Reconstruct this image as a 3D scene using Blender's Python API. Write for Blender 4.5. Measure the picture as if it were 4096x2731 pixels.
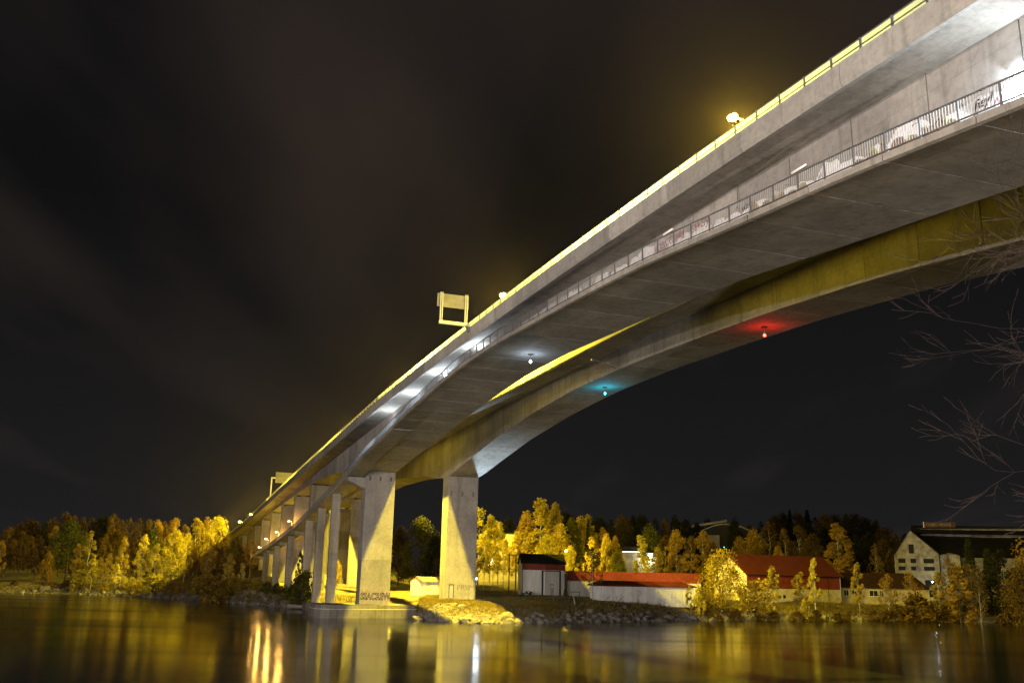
import bpy, bmesh, math, random
from mathutils import Vector, Matrix, noise

# ------------------------------------------------------------------ scene, camera, sky
sc = bpy.context.scene
for o in list(bpy.data.objects):
    bpy.data.objects.remove(o)
COL = sc.collection
RND = random.Random(11)
CAMZ = 6.0
FPX, PITCH, ROLL = 3812.2, 0.2445, 0.0215
cam_d = bpy.data.cameras.new("camera"); cam = bpy.data.objects.new("camera", cam_d); COL.objects.link(cam)
cam_d.sensor_width = 36.0; cam_d.lens = 36.0 * FPX / 4096.0
cam_d.clip_start = 0.3; cam_d.clip_end = 4000.0
FW = Vector((0, math.cos(PITCH), math.sin(PITCH)))
_up = Vector((0, -math.sin(PITCH), math.cos(PITCH))); _ri = Vector((1, 0, 0))
UP = _up * math.cos(ROLL) - _ri * math.sin(ROLL)
RI = _ri * math.cos(ROLL) + _up * math.sin(ROLL)
m = Matrix((RI, UP, -FW)).transposed().to_4x4(); m.translation = Vector((0, 0, CAMZ))
cam.matrix_world = m
sc.camera = cam

world = bpy.data.worlds.new("World"); sc.world = world; world.use_nodes = True
wn, wl = world.node_tree.nodes, world.node_tree.links
wn.clear()
w_out = wn.new("ShaderNodeOutputWorld")
w_sky = wn.new("ShaderNodeTexSky"); w_sky.sky_type = 'NISHITA'; w_sky.sun_disc = False
w_sky.sun_elevation = math.radians(-4.0); w_sky.sun_rotation = math.radians(160)
w_bg1 = wn.new("ShaderNodeBackground"); w_bg1.inputs[1].default_value = 0.05
wl.new(w_sky.outputs[0], w_bg1.inputs[0])
w_tc = wn.new("ShaderNodeTexCoord")
w_sep = wn.new("ShaderNodeSeparateXYZ"); wl.new(w_tc.outputs['Generated'], w_sep.inputs[0])
w_z = wn.new("ShaderNodeMath"); w_z.operation = 'MAXIMUM'; w_z.inputs[1].default_value = 0.02; wl.new(w_sep.outputs['Z'], w_z.inputs[0])
w_z2 = wn.new("ShaderNodeMath"); w_z2.operation = 'ADD'; w_z2.inputs[1].default_value = 0.10; wl.new(w_z.outputs[0], w_z2.inputs[0])
w_dx = wn.new("ShaderNodeMath"); w_dx.operation = 'DIVIDE'; wl.new(w_sep.outputs['X'], w_dx.inputs[0]); wl.new(w_z2.outputs[0], w_dx.inputs[1])
w_dy = wn.new("ShaderNodeMath"); w_dy.operation = 'DIVIDE'; wl.new(w_sep.outputs['Y'], w_dy.inputs[0]); wl.new(w_z2.outputs[0], w_dy.inputs[1])
w_cmb = wn.new("ShaderNodeCombineXYZ"); wl.new(w_dx.outputs[0], w_cmb.inputs[0]); wl.new(w_dy.outputs[0], w_cmb.inputs[1])
w_map = wn.new("ShaderNodeMapping"); w_map.vector_type = 'POINT'   # a layer of cloud drifting towards the river bend, smeared along its drift
w_map.inputs['Rotation'].default_value = (0, 0, math.radians(9)); w_map.inputs['Scale'].default_value = (1.9, 0.50, 1.0); w_map.inputs['Location'].default_value = (6.1, 2.2, 0)
wl.new(w_cmb.outputs[0], w_map.inputs[0])
w_n = wn.new("ShaderNodeTexNoise"); w_n.inputs['Scale'].default_value = 0.9; w_n.inputs['Detail'].default_value = 4.0
w_n.inputs['Roughness'].default_value = 0.45
wl.new(w_map.outputs[0], w_n.inputs['Vector'])
w_r = wn.new("ShaderNodeValToRGB")
w_r.color_ramp.elements[0].position = 0.34; w_r.color_ramp.elements[0].color = (0.0038, 0.0040, 0.0046, 1)
w_r.color_ramp.elements[1].position = 0.74; w_r.color_ramp.elements[1].color = (0.027, 0.0195, 0.0155, 1)
w_f = wn.new("ShaderNodeMapRange"); w_f.interpolation_type = 'SMOOTHSTEP'; w_f.inputs[1].default_value = 0.05; w_f.inputs[2].default_value = 0.50; w_f.inputs[3].default_value = 0.62; w_f.inputs[4].default_value = 1.06
wl.new(w_sep.outputs['Z'], w_f.inputs[0])       # thinner cloud towards the horizon
w_mu = wn.new("ShaderNodeMath"); w_mu.operation = 'MULTIPLY'; wl.new(w_n.outputs['Fac'], w_mu.inputs[0]); wl.new(w_f.outputs[0], w_mu.inputs[1])
wl.new(w_mu.outputs[0], w_r.inputs[0])
w_lo = wn.new("ShaderNodeValToRGB"); w_lo.color_ramp.elements[0].position = 0.02; w_lo.color_ramp.elements[0].color = (0.0085, 0.0083, 0.0088, 1)
w_lo.color_ramp.elements[1].position = 0.36; w_lo.color_ramp.elements[1].color = (0.0, 0.0, 0.0, 1); wl.new(w_sep.outputs['Z'], w_lo.inputs[0])   # town glow low over the hills
w_sum = wn.new("ShaderNodeMix"); w_sum.data_type = 'RGBA'; w_sum.blend_type = 'ADD'; w_sum.inputs[0].default_value = 1.0
wl.new(w_r.outputs[0], w_sum.inputs[6]); wl.new(w_lo.outputs[0], w_sum.inputs[7])
w_bg2 = wn.new("ShaderNodeBackground"); w_bg2.inputs[1].default_value = 1.0
wl.new(w_sum.outputs[2], w_bg2.inputs[0])
w_add = wn.new("ShaderNodeAddShader")
wl.new(w_bg1.outputs[0], w_add.inputs[0]); wl.new(w_bg2.outputs[0], w_add.inputs[1])
wl.new(w_add.outputs[0], w_out.inputs[0])

vs = sc.view_settings
vs.view_transform = 'Standard'; vs.look = 'None'; vs.exposure = 0.0; vs.gamma = 1.0; vs.use_curve_mapping = False
sc.render.engine = 'CYCLES'
cy = sc.cycles
cy.use_denoising = True
try: cy.denoiser = 'OPENIMAGEDENOISE'
except Exception: pass
cy.max_bounces = 6; cy.diffuse_bounces = 3; cy.glossy_bounces = 3; cy.transmission_bounces = 4; cy.transparent_max_bounces = 8
cy.sample_clamp_indirect = 4.0; cy.sample_clamp_direct = 0.0
cy.use_light_tree = True
cy.caustics_reflective = False; cy.caustics_refractive = False

SODIUM = (1.0, 0.75, 0.05)
ORANGE = (1.0, 0.50, 0.10)
COOL = (0.78, 0.90, 1.0)
K_DECK = 430000.0          # each head of a mast on the bridge
K_BANK = 60000.0          # street lamps on the camera's own bank

# ------------------------------------------------------------------ geometry of the place
TH = -0.3517; D0 = 30.5923
BU = Vector((math.sin(TH), math.cos(TH), 0)); BN = Vector((math.cos(TH), -math.sin(TH), 0))
def BW(s, w, z):                      # bridge coordinates (along, across, height above water) to world
    return BU * s + BN * (D0 + w) + Vector((0, 0, z))
def ray(px, py):
    return FW + RI * ((px - 2048) / FPX) + UP * (-(py - 1365.5) / FPX)
def at(px, py, Y):                    # point of the place at distance Y in the direction of a photo pixel
    r = ray(px, py); t = Y / r.y
    return Vector((r.x * t, Y, CAMZ + r.z * t))
def lerp_tab(tab, x):
    if x <= tab[0][0]:
        (a, b), (c, d) = tab[0], tab[1]
    elif x >= tab[-1][0]:
        (a, b), (c, d) = tab[-2], tab[-1]
    else:
        for i in range(len(tab) - 1):
            if tab[i][0] <= x <= tab[i + 1][0]:
                (a, b), (c, d) = tab[i], tab[i + 1]; break
    return b + (d - b) * (x - a) / (c - a)
def smooth_tab(tab, x, h=5.0):
    return sum(lerp_tab(tab, x + k * h / 2) * wt for k, wt in ((-2, 1), (-1, 2), (0, 3), (1, 2), (2, 1))) / 9.0
RAIL = [(-60, 19.9), (0, 22.8), (27, 23.9), (45, 24.48), (66, 24.8), (81, 24.86), (99, 24.79), (128, 24.4), (195, 21.95), (227, 20.67), (264, 19.1), (327, 16.3), (368, 15.2), (428, 14.2), (520, 13.4)]
SOFA = [(-60, 17.5), (-20, 16.2), (0, 15.3), (10, 15.5), (23, 16.95), (31.5, 17.93), (39.8, 18.62), (51.8, 19.75), (60, 20.2), (67, 20.45), (81, 20.9), (91, 20.85), (101, 20.3), (113, 19.3), (126, 18.0), (139, 16.9), (147, 16.05), (153, 15.95), (165, 17.5), (180, 18.4), (204, 18.74), (225, 18.1), (251, 17.3), (273, 16.75), (296, 15.9), (316, 15.1), (339, 14.2), (400, 12.3), (520, 10.8)]
SOFB = [(-60, 17.9), (-20, 16.6), (0, 15.6), (10, 15.9), (23, 17.5), (42, 19.5), (49, 20.2), (61.5, 20.95), (72, 21.26), (84, 21.5), (98, 21.4), (111, 20.65), (125, 19.3), (136, 17.7), (147, 16.0), (153, 15.9), (165, 17.5), (180, 18.4), (204, 18.74), (225, 18.1), (251, 17.3), (273, 16.75), (296, 15.9), (316, 15.1), (339, 14.2), (400, 12.3), (520, 10.8)]
WALK = [(-60, 17.5), (-20, 16.2), (0, 15.3), (10, 15.5), (23, 16.95), (31.5, 17.93), (39.8, 18.62), (51.8, 19.75), (60, 20.2), (67, 20.45), (81, 20.9), (91, 20.85), (101, 20.3), (113, 19.3), (126, 18.0), (139.5, 16.75), (149, 15.1), (162, 13.6), (173, 12.4), (190, 10.5), (204.6, 9.05), (225, 7.6), (251, 6.0), (281, 4.6), (300, 3.9)]
def zr(s): return CAMZ + smooth_tab(RAIL, s, 8)
def zr_b(s): return zr(s) + 0.26
def sofa(s): return CAMZ + smooth_tab(SOFA, s, 3)
def sofb(s): return CAMZ + smooth_tab(SOFB, s, 3)
def walkz(s): return sofa(s) if s < 100 else CAMZ + smooth_tab(WALK, s, 3)

SHORE = [(-420, 240), (-260, 262), (-200, 258), (-150, 252), (-129, 251), (-111, 254), (-84, 234), (-59, 208), (-44, 190), (-38, 183), (-31, 168), (-25, 158), (-20, 153), (-15, 151), (-10, 142), (-4.3, 138.5), (6.4, 144.5), (23, 157), (42, 172), (63, 183), (87, 195), (120, 208), (200, 235), (420, 260)]
def sstep(a, b, x):
    t = min(1, max(0, (x - a) / (b - a))); return t * t * (3 - 2 * t)
def shore_d(x, y): return y - lerp_tab(SHORE, x)
def ground(x, y):
    d = shore_d(x, y)
    z = lerp_tab([(-30, -6), (-4, -1.6), (0, -0.05), (3, 0.9), (6, 1.75), (10, 2.45), (20, 2.95), (40, 3.15), (400, 3.2)], max(-30, min(400, d)))
    if d > 0:
        left = 1 - sstep(-70, -25, x)
        z += left * (sstep(18, 120, d) * 9.0)
        right = sstep(-60, 60, x)
        z += right * (sstep(60, 110, d) * 3.0 + sstep(120, 330, d) * 26.0)
        z += (noise.noise(Vector((x * .06, y * .06, 3.1))) * 0.5) * sstep(2, 14, d) + noise.noise(Vector((x * .4, y * .4, 7.7))) * 0.14 * sstep(0, 3, d)
    return z

# ------------------------------------------------------------------ materials
def new_mat(name):
    mt = bpy.data.materials.new(name); mt.use_nodes = True
    return mt, mt.node_tree.nodes, mt.node_tree.links, mt.node_tree.nodes["Principled BSDF"]
def tex(nodes, links, kind, coord='Object', scale=1.0, mscale=(1, 1, 1), detail=4.0, rough=0.55):
    tc = nodes.new("ShaderNodeTexCoord"); mp = nodes.new("ShaderNodeMapping"); mp.inputs['Scale'].default_value = mscale
    links.new(tc.outputs[coord], mp.inputs[0])
    t = nodes.new(kind); t.inputs['Scale'].default_value = scale
    if 'Detail' in t.inputs: t.inputs['Detail'].default_value = detail
    if 'Roughness' in t.inputs: t.inputs['Roughness'].default_value = rough
    links.new(mp.outputs[0], t.inputs['Vector'])
    return t
def ramp(nodes, links, src, stops):
    r = nodes.new("ShaderNodeValToRGB")
    els = r.color_ramp.elements
    while len(els) < len(stops): els.new(0.5)
    for e, (p, c) in zip(els, stops):
        e.position = p; e.color = (c[0], c[1], c[2], 1)
    links.new(src, r.inputs[0]); return r
def mix(nodes, links, a, b, fac, mode='MIX'):
    mx = nodes.new("ShaderNodeMix"); mx.data_type = 'RGBA'; mx.blend_type = mode
    if hasattr(fac, 'links') or hasattr(fac, 'is_linked'): links.new(fac, mx.inputs[0])
    else: mx.inputs[0].default_value = fac
    for v, i in ((a, 6), (b, 7)):
        if isinstance(v, tuple): mx.inputs[i].default_value = (v[0], v[1], v[2], 1)
        else: links.new(v, mx.inputs[i])
    return mx.outputs[2]
def concrete(name, base=(0.30, 0.28, 0.255), boards=None, streak=0.5, stain=0.5, panel=False):
    mt, n, l, p = new_mat(name)
    big = tex(n, l, "ShaderNodeTexNoise", scale=0.22, detail=5, rough=0.6)
    fine = tex(n, l, "ShaderNodeTexNoise", scale=2.6, detail=6, rough=0.65)
    st = tex(n, l, "ShaderNodeTexNoise", scale=1.0, mscale=(1.3, 1.3, 0.07), detail=4, rough=0.6)
    dk = tuple(c * 0.42 for c in base); lt = tuple(min(1, c * 1.22) for c in base)
    c1 = ramp(n, l, big.outputs['Fac'], [(0.30, tuple(c * (1 - 0.45 * stain) for c in base)), (0.52, base), (0.75, lt)]).outputs[0]
    c2 = mix(n, l, c1, ramp(n, l, fine.outputs['Fac'], [(0.25, (0.45, 0.44, 0.42)), (0.55, (1, 1, 1)), (0.8, (1.12, 1.1, 1.08))]).outputs[0], 0.5, 'MULTIPLY')
    stf = ramp(n, l, st.outputs['Fac'], [(0.52, (0, 0, 0)), (0.74, (streak, streak, streak))]).outputs[0]
    c3 = mix(n, l, c2, dk, stf)
    oi = n.new("ShaderNodeObjectInfo"); mr = n.new("ShaderNodeMapRange"); mr.inputs[3].default_value = 0.80; mr.inputs[4].default_value = 1.14
    l.new(oi.outputs['Random'], mr.inputs[0]); cb = n.new("ShaderNodeCombineColor")
    for i_ in range(3): l.new(mr.outputs[0], cb.inputs[i_])
    c3 = mix(n, l, c3, cb.outputs[0], 1.0, 'MULTIPLY')
    spots = tex(n, l, "ShaderNodeTexNoise", scale=0.75, detail=2, rough=0.4)
    spf = ramp(n, l, spots.outputs['Fac'], [(0.66, (0, 0, 0)), (0.78, (0.55 * stain, 0.55 * stain, 0.55 * stain))]).outputs[0]
    c4 = mix(n, l, c3, dk, spf)
    if panel:           # faint joints of the shuttering boards
        tcp = n.new("ShaderNodeTexCoord"); sp = n.new("ShaderNodeSeparateXYZ"); cbp = n.new("ShaderNodeCombineXYZ"); l.new(tcp.outputs['Object'], sp.inputs[0])
        ax = n.new("ShaderNodeMath"); ax.operation = 'ADD'; l.new(sp.outputs['X'], ax.inputs[0]); l.new(sp.outputs['Z'], ax.inputs[1])
        l.new(sp.outputs['Y'], cbp.inputs[0]); l.new(ax.outputs[0], cbp.inputs[1])
        br = n.new("ShaderNodeTexBrick"); br.inputs['Scale'].default_value = 1.0; br.inputs['Brick Width'].default_value = 2.5; br.inputs['Row Height'].default_value = 1.25
        br.inputs['Mortar Size'].default_value = 0.012; br.inputs['Mortar Smooth'].default_value = 0.5; br.offset = 0.0
        br.inputs['Color1'].default_value = (1, 1, 1, 1); br.inputs['Color2'].default_value = (.86, .86, .85, 1); br.inputs['Mortar'].default_value = (.55, .54, .53, 1)
        l.new(cbp.outputs[0], br.inputs['Vector']); c4 = mix(n, l, c4, br.outputs['Color'], .8, 'MULTIPLY')
    l.new(c4, p.inputs['Base Color']); p.inputs['Roughness'].default_value = 0.88
    bp = n.new("ShaderNodeBump"); bp.inputs['Strength'].default_value = 0.35; bp.inputs['Distance'].default_value = 0.03
    hsrc = fine.outputs['Fac']
    if boards:
        wv = n.new("ShaderNodeTexWave"); wv.wave_type = 'BANDS'; wv.bands_direction = boards[0]; wv.wave_profile = 'SAW'
        wv.inputs['Scale'].default_value = boards[1]; wv.inputs['Distortion'].default_value = 0.35; wv.inputs['Detail'].default_value = 1.0
        tc = n.new("ShaderNodeTexCoord"); l.new(tc.outputs['Object'], wv.inputs['Vector'])
        ad = n.new("ShaderNodeMath"); ad.operation = 'ADD'
        l.new(wv.outputs['Fac'], ad.inputs[0]); l.new(fine.outputs['Fac'], ad.inputs[1]); hsrc = ad.outputs[0]
        ln = ramp(n, l, wv.outputs['Fac'], [(0.0, (0.72, 0.72, 0.72)), (0.10, (1, 1, 1)), (1.0, (0.97, 0.97, 0.97))]).outputs[0]
        l.new(mix(n, l, c4, ln, 0.6, 'MULTIPLY'), p.inputs['Base Color'])
    l.new(hsrc, bp.inputs['Height']); l.new(bp.outputs[0], p.inputs['Normal'])
    return mt
def plain(name, col, rough=0.7, metal=0.0, var=0.25, scale=1.5, bump=0.0, mscale=(1, 1, 1)):
    mt, n, l, p = new_mat(name)
    t = tex(n, l, "ShaderNodeTexNoise", scale=scale, mscale=mscale, detail=5)
    c = ramp(n, l, t.outputs['Fac'], [(0.28, tuple(x * (1 - var) for x in col)), (0.72, tuple(min(1, x * (1 + var * 0.6)) for x in col))])
    l.new(c.outputs[0], p.inputs['Base Color']); p.inputs['Roughness'].default_value = rough; p.inputs['Metallic'].default_value = metal; p.inputs['Specular IOR Level'].default_value = .15 if metal == 0 else .5
    if bump:
        b = n.new("ShaderNodeBump"); b.inputs['Strength'].default_value = bump; b.inputs['Distance'].default_value = 0.05
        l.new(t.outputs['Fac'], b.inputs['Height']); l.new(b.outputs[0], p.inputs['Normal'])
    return mt
def emit(name, col, strength):
    mt, n, l, p = new_mat(name)
    p.inputs['Base Color'].default_value = (0.8, 0.8, 0.8, 1)
    p.inputs['Emission Color'].default_value = (*col, 1); p.inputs['Emission Strength'].default_value = strength
    return mt
def leaf(name, col, var=0.35):
    mt, n, l, p = new_mat(name)
    oi = n.new("ShaderNodeObjectInfo")
    t = tex(n, l, "ShaderNodeTexNoise", scale=0.55, detail=3)
    hs = n.new("ShaderNodeHueSaturation")
    l.new(ramp(n, l, t.outputs['Fac'], [(0.3, tuple(c * (1 - var) for c in col)), (0.7, tuple(c * (1 + var) for c in col))]).outputs[0], hs.inputs['Color'])
    mr = n.new("ShaderNodeMapRange"); mr.inputs[3].default_value = 0.72; mr.inputs[4].default_value = 1.22
    l.new(oi.outputs['Random'], mr.inputs[0]); l.new(mr.outputs[0], hs.inputs['Value'])
    df = n.new("ShaderNodeBsdfDiffuse"); tr = n.new("ShaderNodeBsdfTranslucent"); ms = n.new("ShaderNodeMixShader"); ms.inputs[0].default_value = 0.3
    l.new(hs.outputs[0], df.inputs[0]); l.new(hs.outputs[0], tr.inputs[0])
    l.new(df.outputs[0], ms.inputs[1]); l.new(tr.outputs[0], ms.inputs[2])
    l.new(ms.outputs[0], n["Material Output"].inputs[0])
    return mt
M = {}
M['conc'] = concrete('bridge_concrete', (0.32, 0.295, 0.26), None, 0.6, 0.8, True)
M['conc_web'] = concrete('web_concrete', (0.35, 0.33, 0.31), None, 0.7, 0.65, True)
M['conc_fascia'] = concrete('board_marked_concrete', (0.33, 0.315, 0.29), ('Z', 1.7), 0.7, 0.6)
M['conc_pier'] = concrete('pier_concrete', (0.31, 0.29, 0.26), ('X', 1.6), 0.6, 0.6)
M['conc_wet'] = concrete('quay_concrete', (0.16, 0.148, 0.125), None, 1.0, 0.9)
M['asphalt'] = plain('asphalt', (0.05, 0.05, 0.052), 0.9, 0, 0.3, 3)
M['steel'] = plain('galvanised_steel', (0.16, 0.16, 0.165), 0.55, 0.4, 0.25, 4)
M['steel_lt'] = plain('pale_steel', (0.42, 0.41, 0.39), 0.6, 0.2, 0.2, 4)
M['sign_back'] = plain('sign_back_sheet', (0.21, 0.20, 0.19), 0.6)
M['black'] = plain('black_rubber', (0.03, 0.03, 0.03), 0.7)
M['white_line'] = plain('road_paint', (0.75, 0.75, 0.72), 0.7)
M['paint_white'] = plain('white_spray_paint', (0.78, 0.78, 0.80), 0.75, 0, 0.2, 2.5)
M['paint_black'] = plain('black_spray_paint', (0.03, 0.03, 0.035), 0.7)
M['paint_red'] = plain('red_spray_paint', (0.26, 0.05, 0.08), 0.7)
M['paint_blue'] = plain('blue_spray_paint', (0.04, 0.11, 0.36), 0.7)
M['paint_brown'] = plain('brown_spray_paint', (0.22, 0.12, 0.07), 0.7)
M['paint_lime'] = plain('lime_spray_paint', (0.42, 0.46, 0.06), 0.7)
M['paint_grey'] = plain('faded_violet_paint', (0.27, 0.22, 0.23), 0.8, 0, 0.4, 3)
M['wall_white'] = plain('white_sheet_wall', (0.62, 0.62, 0.60), 0.55, 0, 0.18, 0.7, 0, (3, 3, 0.35))
M['wall_red'] = plain('red_sheet_wall', (0.19, 0.036, 0.022), 0.6, 0, 0.2, 1.0)
M['roof_red'] = plain('red_sheet_roof', (0.095, 0.020, 0.013), 0.55, 0, 0.25, 0.8)
M['roof_dark'] = plain('dark_sheet_roof', (0.016, 0.015, 0.014), 0.7, 0, 0.35, 0.8)
M['roof_tan'] = plain('tan_sheet_roof', (0.34, 0.29, 0.20), 0.6)
M['trim_dark'] = plain('dark_trim', (0.03, 0.028, 0.026), 0.6)
M['door_grey'] = plain('grey_door', (0.36, 0.36, 0.35), 0.5)
M['plaster'] = plain('stained_plaster', (0.27, 0.25, 0.215), 0.85, 0, 0.6, 0.7, 0.1)
M['plaster_pale'] = plain('pale_plaster', (0.33, 0.29, 0.22), 0.85, 0, 0.35, 0.8)
M['brick_white'] = plain('white_brick', (0.62, 0.55, 0.40), 0.8, 0, 0.3, 1.2, 0.3)
M['glass_dark'] = plain('dark_window_glass', (0.012, 0.013, 0.015), 0.9, 0, 0.2)
M['wood_old'] = plain('old_wood', (0.12, 0.095, 0.07), 0.85, 0, 0.4, 3, 0.2)
M['rust'] = plain('rusty_sign', (0.09, 0.045, 0.03), 0.85, 0, 0.45, 1.5)
M['rock'] = plain('rock', (0.18, 0.165, 0.14), 0.9, 0, 0.45, 0.9, 0.5)
M['rock_dark'] = plain('rock_dark', (0.13, 0.12, 0.11), 0.9, 0, 0.45, 0.9, 0.5)
M['bark'] = plain('bark', (0.09, 0.07, 0.055), 0.95, 0, 0.4, 3, 0.4)
M['bark_birch'] = plain('birch_bark', (0.40, 0.36, 0.30), 0.9, 0, 0.55, 2.2, 0.2, (1, 1, 3))
M['bark_twig'] = plain('bare_twig_bark', (0.035, 0.024, 0.018), 0.9, 0, 0.4, 2)
M['boat'] = plain('weathered_boat_paint', (0.3, 0.27, 0.22), 0.7)
M['leaf_yellow'] = leaf('leaf_yellow', (0.43, 0.36, 0.055))
M['leaf_gold'] = leaf('leaf_gold', (0.35, 0.265, 0.04))
M['leaf_orange'] = leaf('leaf_orange', (0.28, 0.18, 0.03))
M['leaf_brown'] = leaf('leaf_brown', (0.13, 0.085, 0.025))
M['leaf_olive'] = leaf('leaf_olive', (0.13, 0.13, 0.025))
M['leaf_green'] = leaf('leaf_green', (0.075, 0.088, 0.024))
M['leaf_dark'] = leaf('leaf_dark', (0.032, 0.034, 0.016))
M['grass'] = leaf('dry_grass', (0.19, 0.145, 0.04))
M['red_trim'] = plain('red_barge_board', (0.35, 0.06, 0.02), 0.6)
M['em_sodium'] = emit('sodium_lens', SODIUM, 420)
M['em_orange'] = emit('orange_lens', (1.0, 0.62, 0.22), 28)
M['em_cool'] = emit('cool_tube', COOL, 90)
M['em_dim'] = emit('unlit_tube_glow', (1.0, 0.72, 0.58), 0.55)  # unlit tubes: faint emission painted in for the light they reflect
M['em_blue'] = emit('blue_white_lens', (0.66, 0.82, 1.0), 30)
M['em_red'] = emit('red_nav_lens', (1.0, 0.05, 0.02), 7)
M['em_teal'] = emit('teal_nav_lens', (0.01, 0.75, 1.0), 6)
M['em_window'] = emit('lit_window', (0.95, 1.0, 0.95), 3.0)
M['em_warm'] = emit('warm_lens', (1.0, 0.75, 0.4), 60)
# translucent screen along the road
mt, n_, l_, p_ = new_mat('translucent_screen'); M['screen'] = mt
_t = n_.new("ShaderNodeBsdfTranslucent"); _t.inputs[0].default_value = (0.44, 0.56, 1.0, 1)
_d = n_.new("ShaderNodeBsdfDiffuse"); _d.inputs[0].default_value = (0.44, 0.54, 0.9, 1)
_m = n_.new("ShaderNodeMixShader"); _m.inputs[0].default_value = 0.35
l_.new(_t.outputs[0], _m.inputs[1]); l_.new(_d.outputs[0], _m.inputs[2]); l_.new(_m.outputs[0], n_["Material Output"].inputs[0])
# water smoothed by the long exposure
mt, n_, l_, p_ = new_mat('river_water'); M['water'] = mt
p_.inputs['Base Color'].default_value = (0.006, 0.007, 0.006, 1); p_.inputs['IOR'].default_value = 1.34
_n = tex(n_, l_, "ShaderNodeTexNoise", scale=0.05, mscale=(0.22, 1.2, 1), detail=4)
_mr = n_.new("ShaderNodeMapRange"); _mr.inputs[1].default_value = 0.3; _mr.inputs[2].default_value = 0.7; _mr.inputs[3].default_value = 0.075; _mr.inputs[4].default_value = 0.17
l_.new(_n.outputs['Fac'], _mr.inputs[0]); l_.new(_mr.outputs[0], p_.inputs['Roughness'])
_n2 = tex(n_, l_, "ShaderNodeTexNoise", scale=1.0, mscale=(0.35, 1.6, 1), detail=4)
_b = n_.new("ShaderNodeBump"); _b.inputs['Strength'].default_value = 0.10; _b.inputs['Distance'].default_value = 0.08
l_.new(_n2.outputs['Fac'], _b.inputs['Height']); l_.new(_b.outputs[0], p_.inputs['Normal'])
# ground of the far bank: dry grass, soil
mt, n_, l_, p_ = new_mat('bank_ground'); M['ground'] = mt
_n = tex(n_, l_, "ShaderNodeTexNoise", scale=0.12, detail=6, rough=0.65); _n2 = tex(n_, l_, "ShaderNodeTexNoise", scale=1.8, detail=5, rough=0.7)
_c = ramp(n_, l_, _n.outputs['Fac'], [(0.3, (0.06, 0.05, 0.025)), (0.5, (0.12, 0.10, 0.036)), (0.7, (0.16, 0.128, 0.048))]).outputs[0]
_c = mix(n_, l_, _c, ramp(n_, l_, _n2.outputs['Fac'], [(0.3, (0.4, 0.4, 0.4)), (0.65, (1.25, 1.2, 1.1))]).outputs[0], 0.8, 'MULTIPLY')
l_.new(_c, p_.inputs['Base Color']); p_.inputs['Roughness'].default_value = 0.95
_b = n_.new("ShaderNodeBump"); _b.inputs['Strength'].default_value = 0.8; _b.inputs['Distance'].default_value = 0.25
l_.new(_n2.outputs['Fac'], _b.inputs['Height']); l_.new(_b.outputs[0], p_.inputs['Normal'])

# ------------------------------------------------------------------ mesh helpers
def link_obj(name, data, parent=None):
    o = bpy.data.objects.new(name, data); COL.objects.link(o)
    if parent is not None: o.parent = parent
    return o
def tag(o, label=None, cat=None, group=None, kind=None):
    if label: o['label'] = label
    if cat: o['category'] = cat
    if group: o['group'] = group
    if kind: o['kind'] = kind
    return o
def empty(name, loc, rz=0.0, label=None, cat=None, group=None, scale=None):
    o = link_obj(name, None); o.location = loc; o.rotation_euler = (0, 0, rz); o.empty_display_size = 0.5
    if scale: o.scale = scale
    return tag(o, label, cat, group)
class MB:
    def __init__(s): s.v = []; s.f = []
    def face_set(s, vs, fs):
        k = len(s.v); s.v += [tuple(p) for p in vs]; s.f += [tuple(i + k for i in f) for f in fs]; return s
    def box(s, x0, x1, y0, y1, z0, z1):
        return s.face_set([(x0, y0, z0), (x1, y0, z0), (x1, y1, z0), (x0, y1, z0), (x0, y0, z1), (x1, y0, z1), (x1, y1, z1), (x0, y1, z1)],
                          [(0, 3, 2, 1), (4, 5, 6, 7), (0, 1, 5, 4), (1, 2, 6, 5), (2, 3, 7, 6), (3, 0, 4, 7)])
    def loft(s, rings, close=True):
        n = len(rings[0]); k = len(s.v)
        for r in rings: s.v += [tuple(p) for p in r]
        for i in range(len(rings) - 1):
            a, b = k + i * n, k + (i + 1) * n
            for j in range(n): s.f.append((a + j, a + (j + 1) % n, b + (j + 1) % n, b + j))
        if close:
            s.f.append(tuple(k + j for j in reversed(range(n)))); s.f.append(tuple(k + (len(rings) - 1) * n + j for j in range(n)))
        return s
    def tube(s, pts, rad, n=6):
        pts = [Vector(p) for p in pts]; rings = []
        for i, p in enumerate(pts):
            d = (pts[min(i + 1, len(pts) - 1)] - pts[max(i - 1, 0)]).normalized()
            a = d.cross(Vector((0, 0, 1)) if abs(d.z) < .9 else Vector((1, 0, 0))).normalized(); b = d.cross(a)
            r = rad[i] if isinstance(rad, (list, tuple)) else rad
            rings.append([p + a * math.cos(t * math.tau / n) * r + b * math.sin(t * math.tau / n) * r for t in range(n)])
        return s.loft(rings)
    def ball(s, c, r, n=8, m=5, sz=1.0):
        c = Vector(c); rings = []
        for i in range(1, m):
            a = math.pi * i / m
            rings.append([c + Vector((math.sin(a) * math.cos(t * math.tau / n) * r, math.sin(a) * math.sin(t * math.tau / n) * r, -math.cos(a) * r * sz)) for t in range(n)])
        return s.loft(rings)
    def mesh(s, name):
        me = bpy.data.meshes.new(name); me.from_pydata(s.v, [], s.f); me.validate(); me.update(); return me
    def build(s, name, mat, parent=None, smooth=False):
        me = s.mesh(name); me.materials.append(mat)
        bm = bmesh.new(); bm.from_mesh(me); bmesh.ops.recalc_face_normals(bm, faces=bm.faces); bm.to_mesh(me); bm.free()
        if smooth:
            for p in me.polygons: p.use_smooth = True
        return link_obj(name, me, parent)
def copy_tree(o, parent=None):
    c = o.copy(); COL.objects.link(c); c.parent = parent
    for ch in list(o.children): copy_tree(ch, c)
    return c
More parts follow.
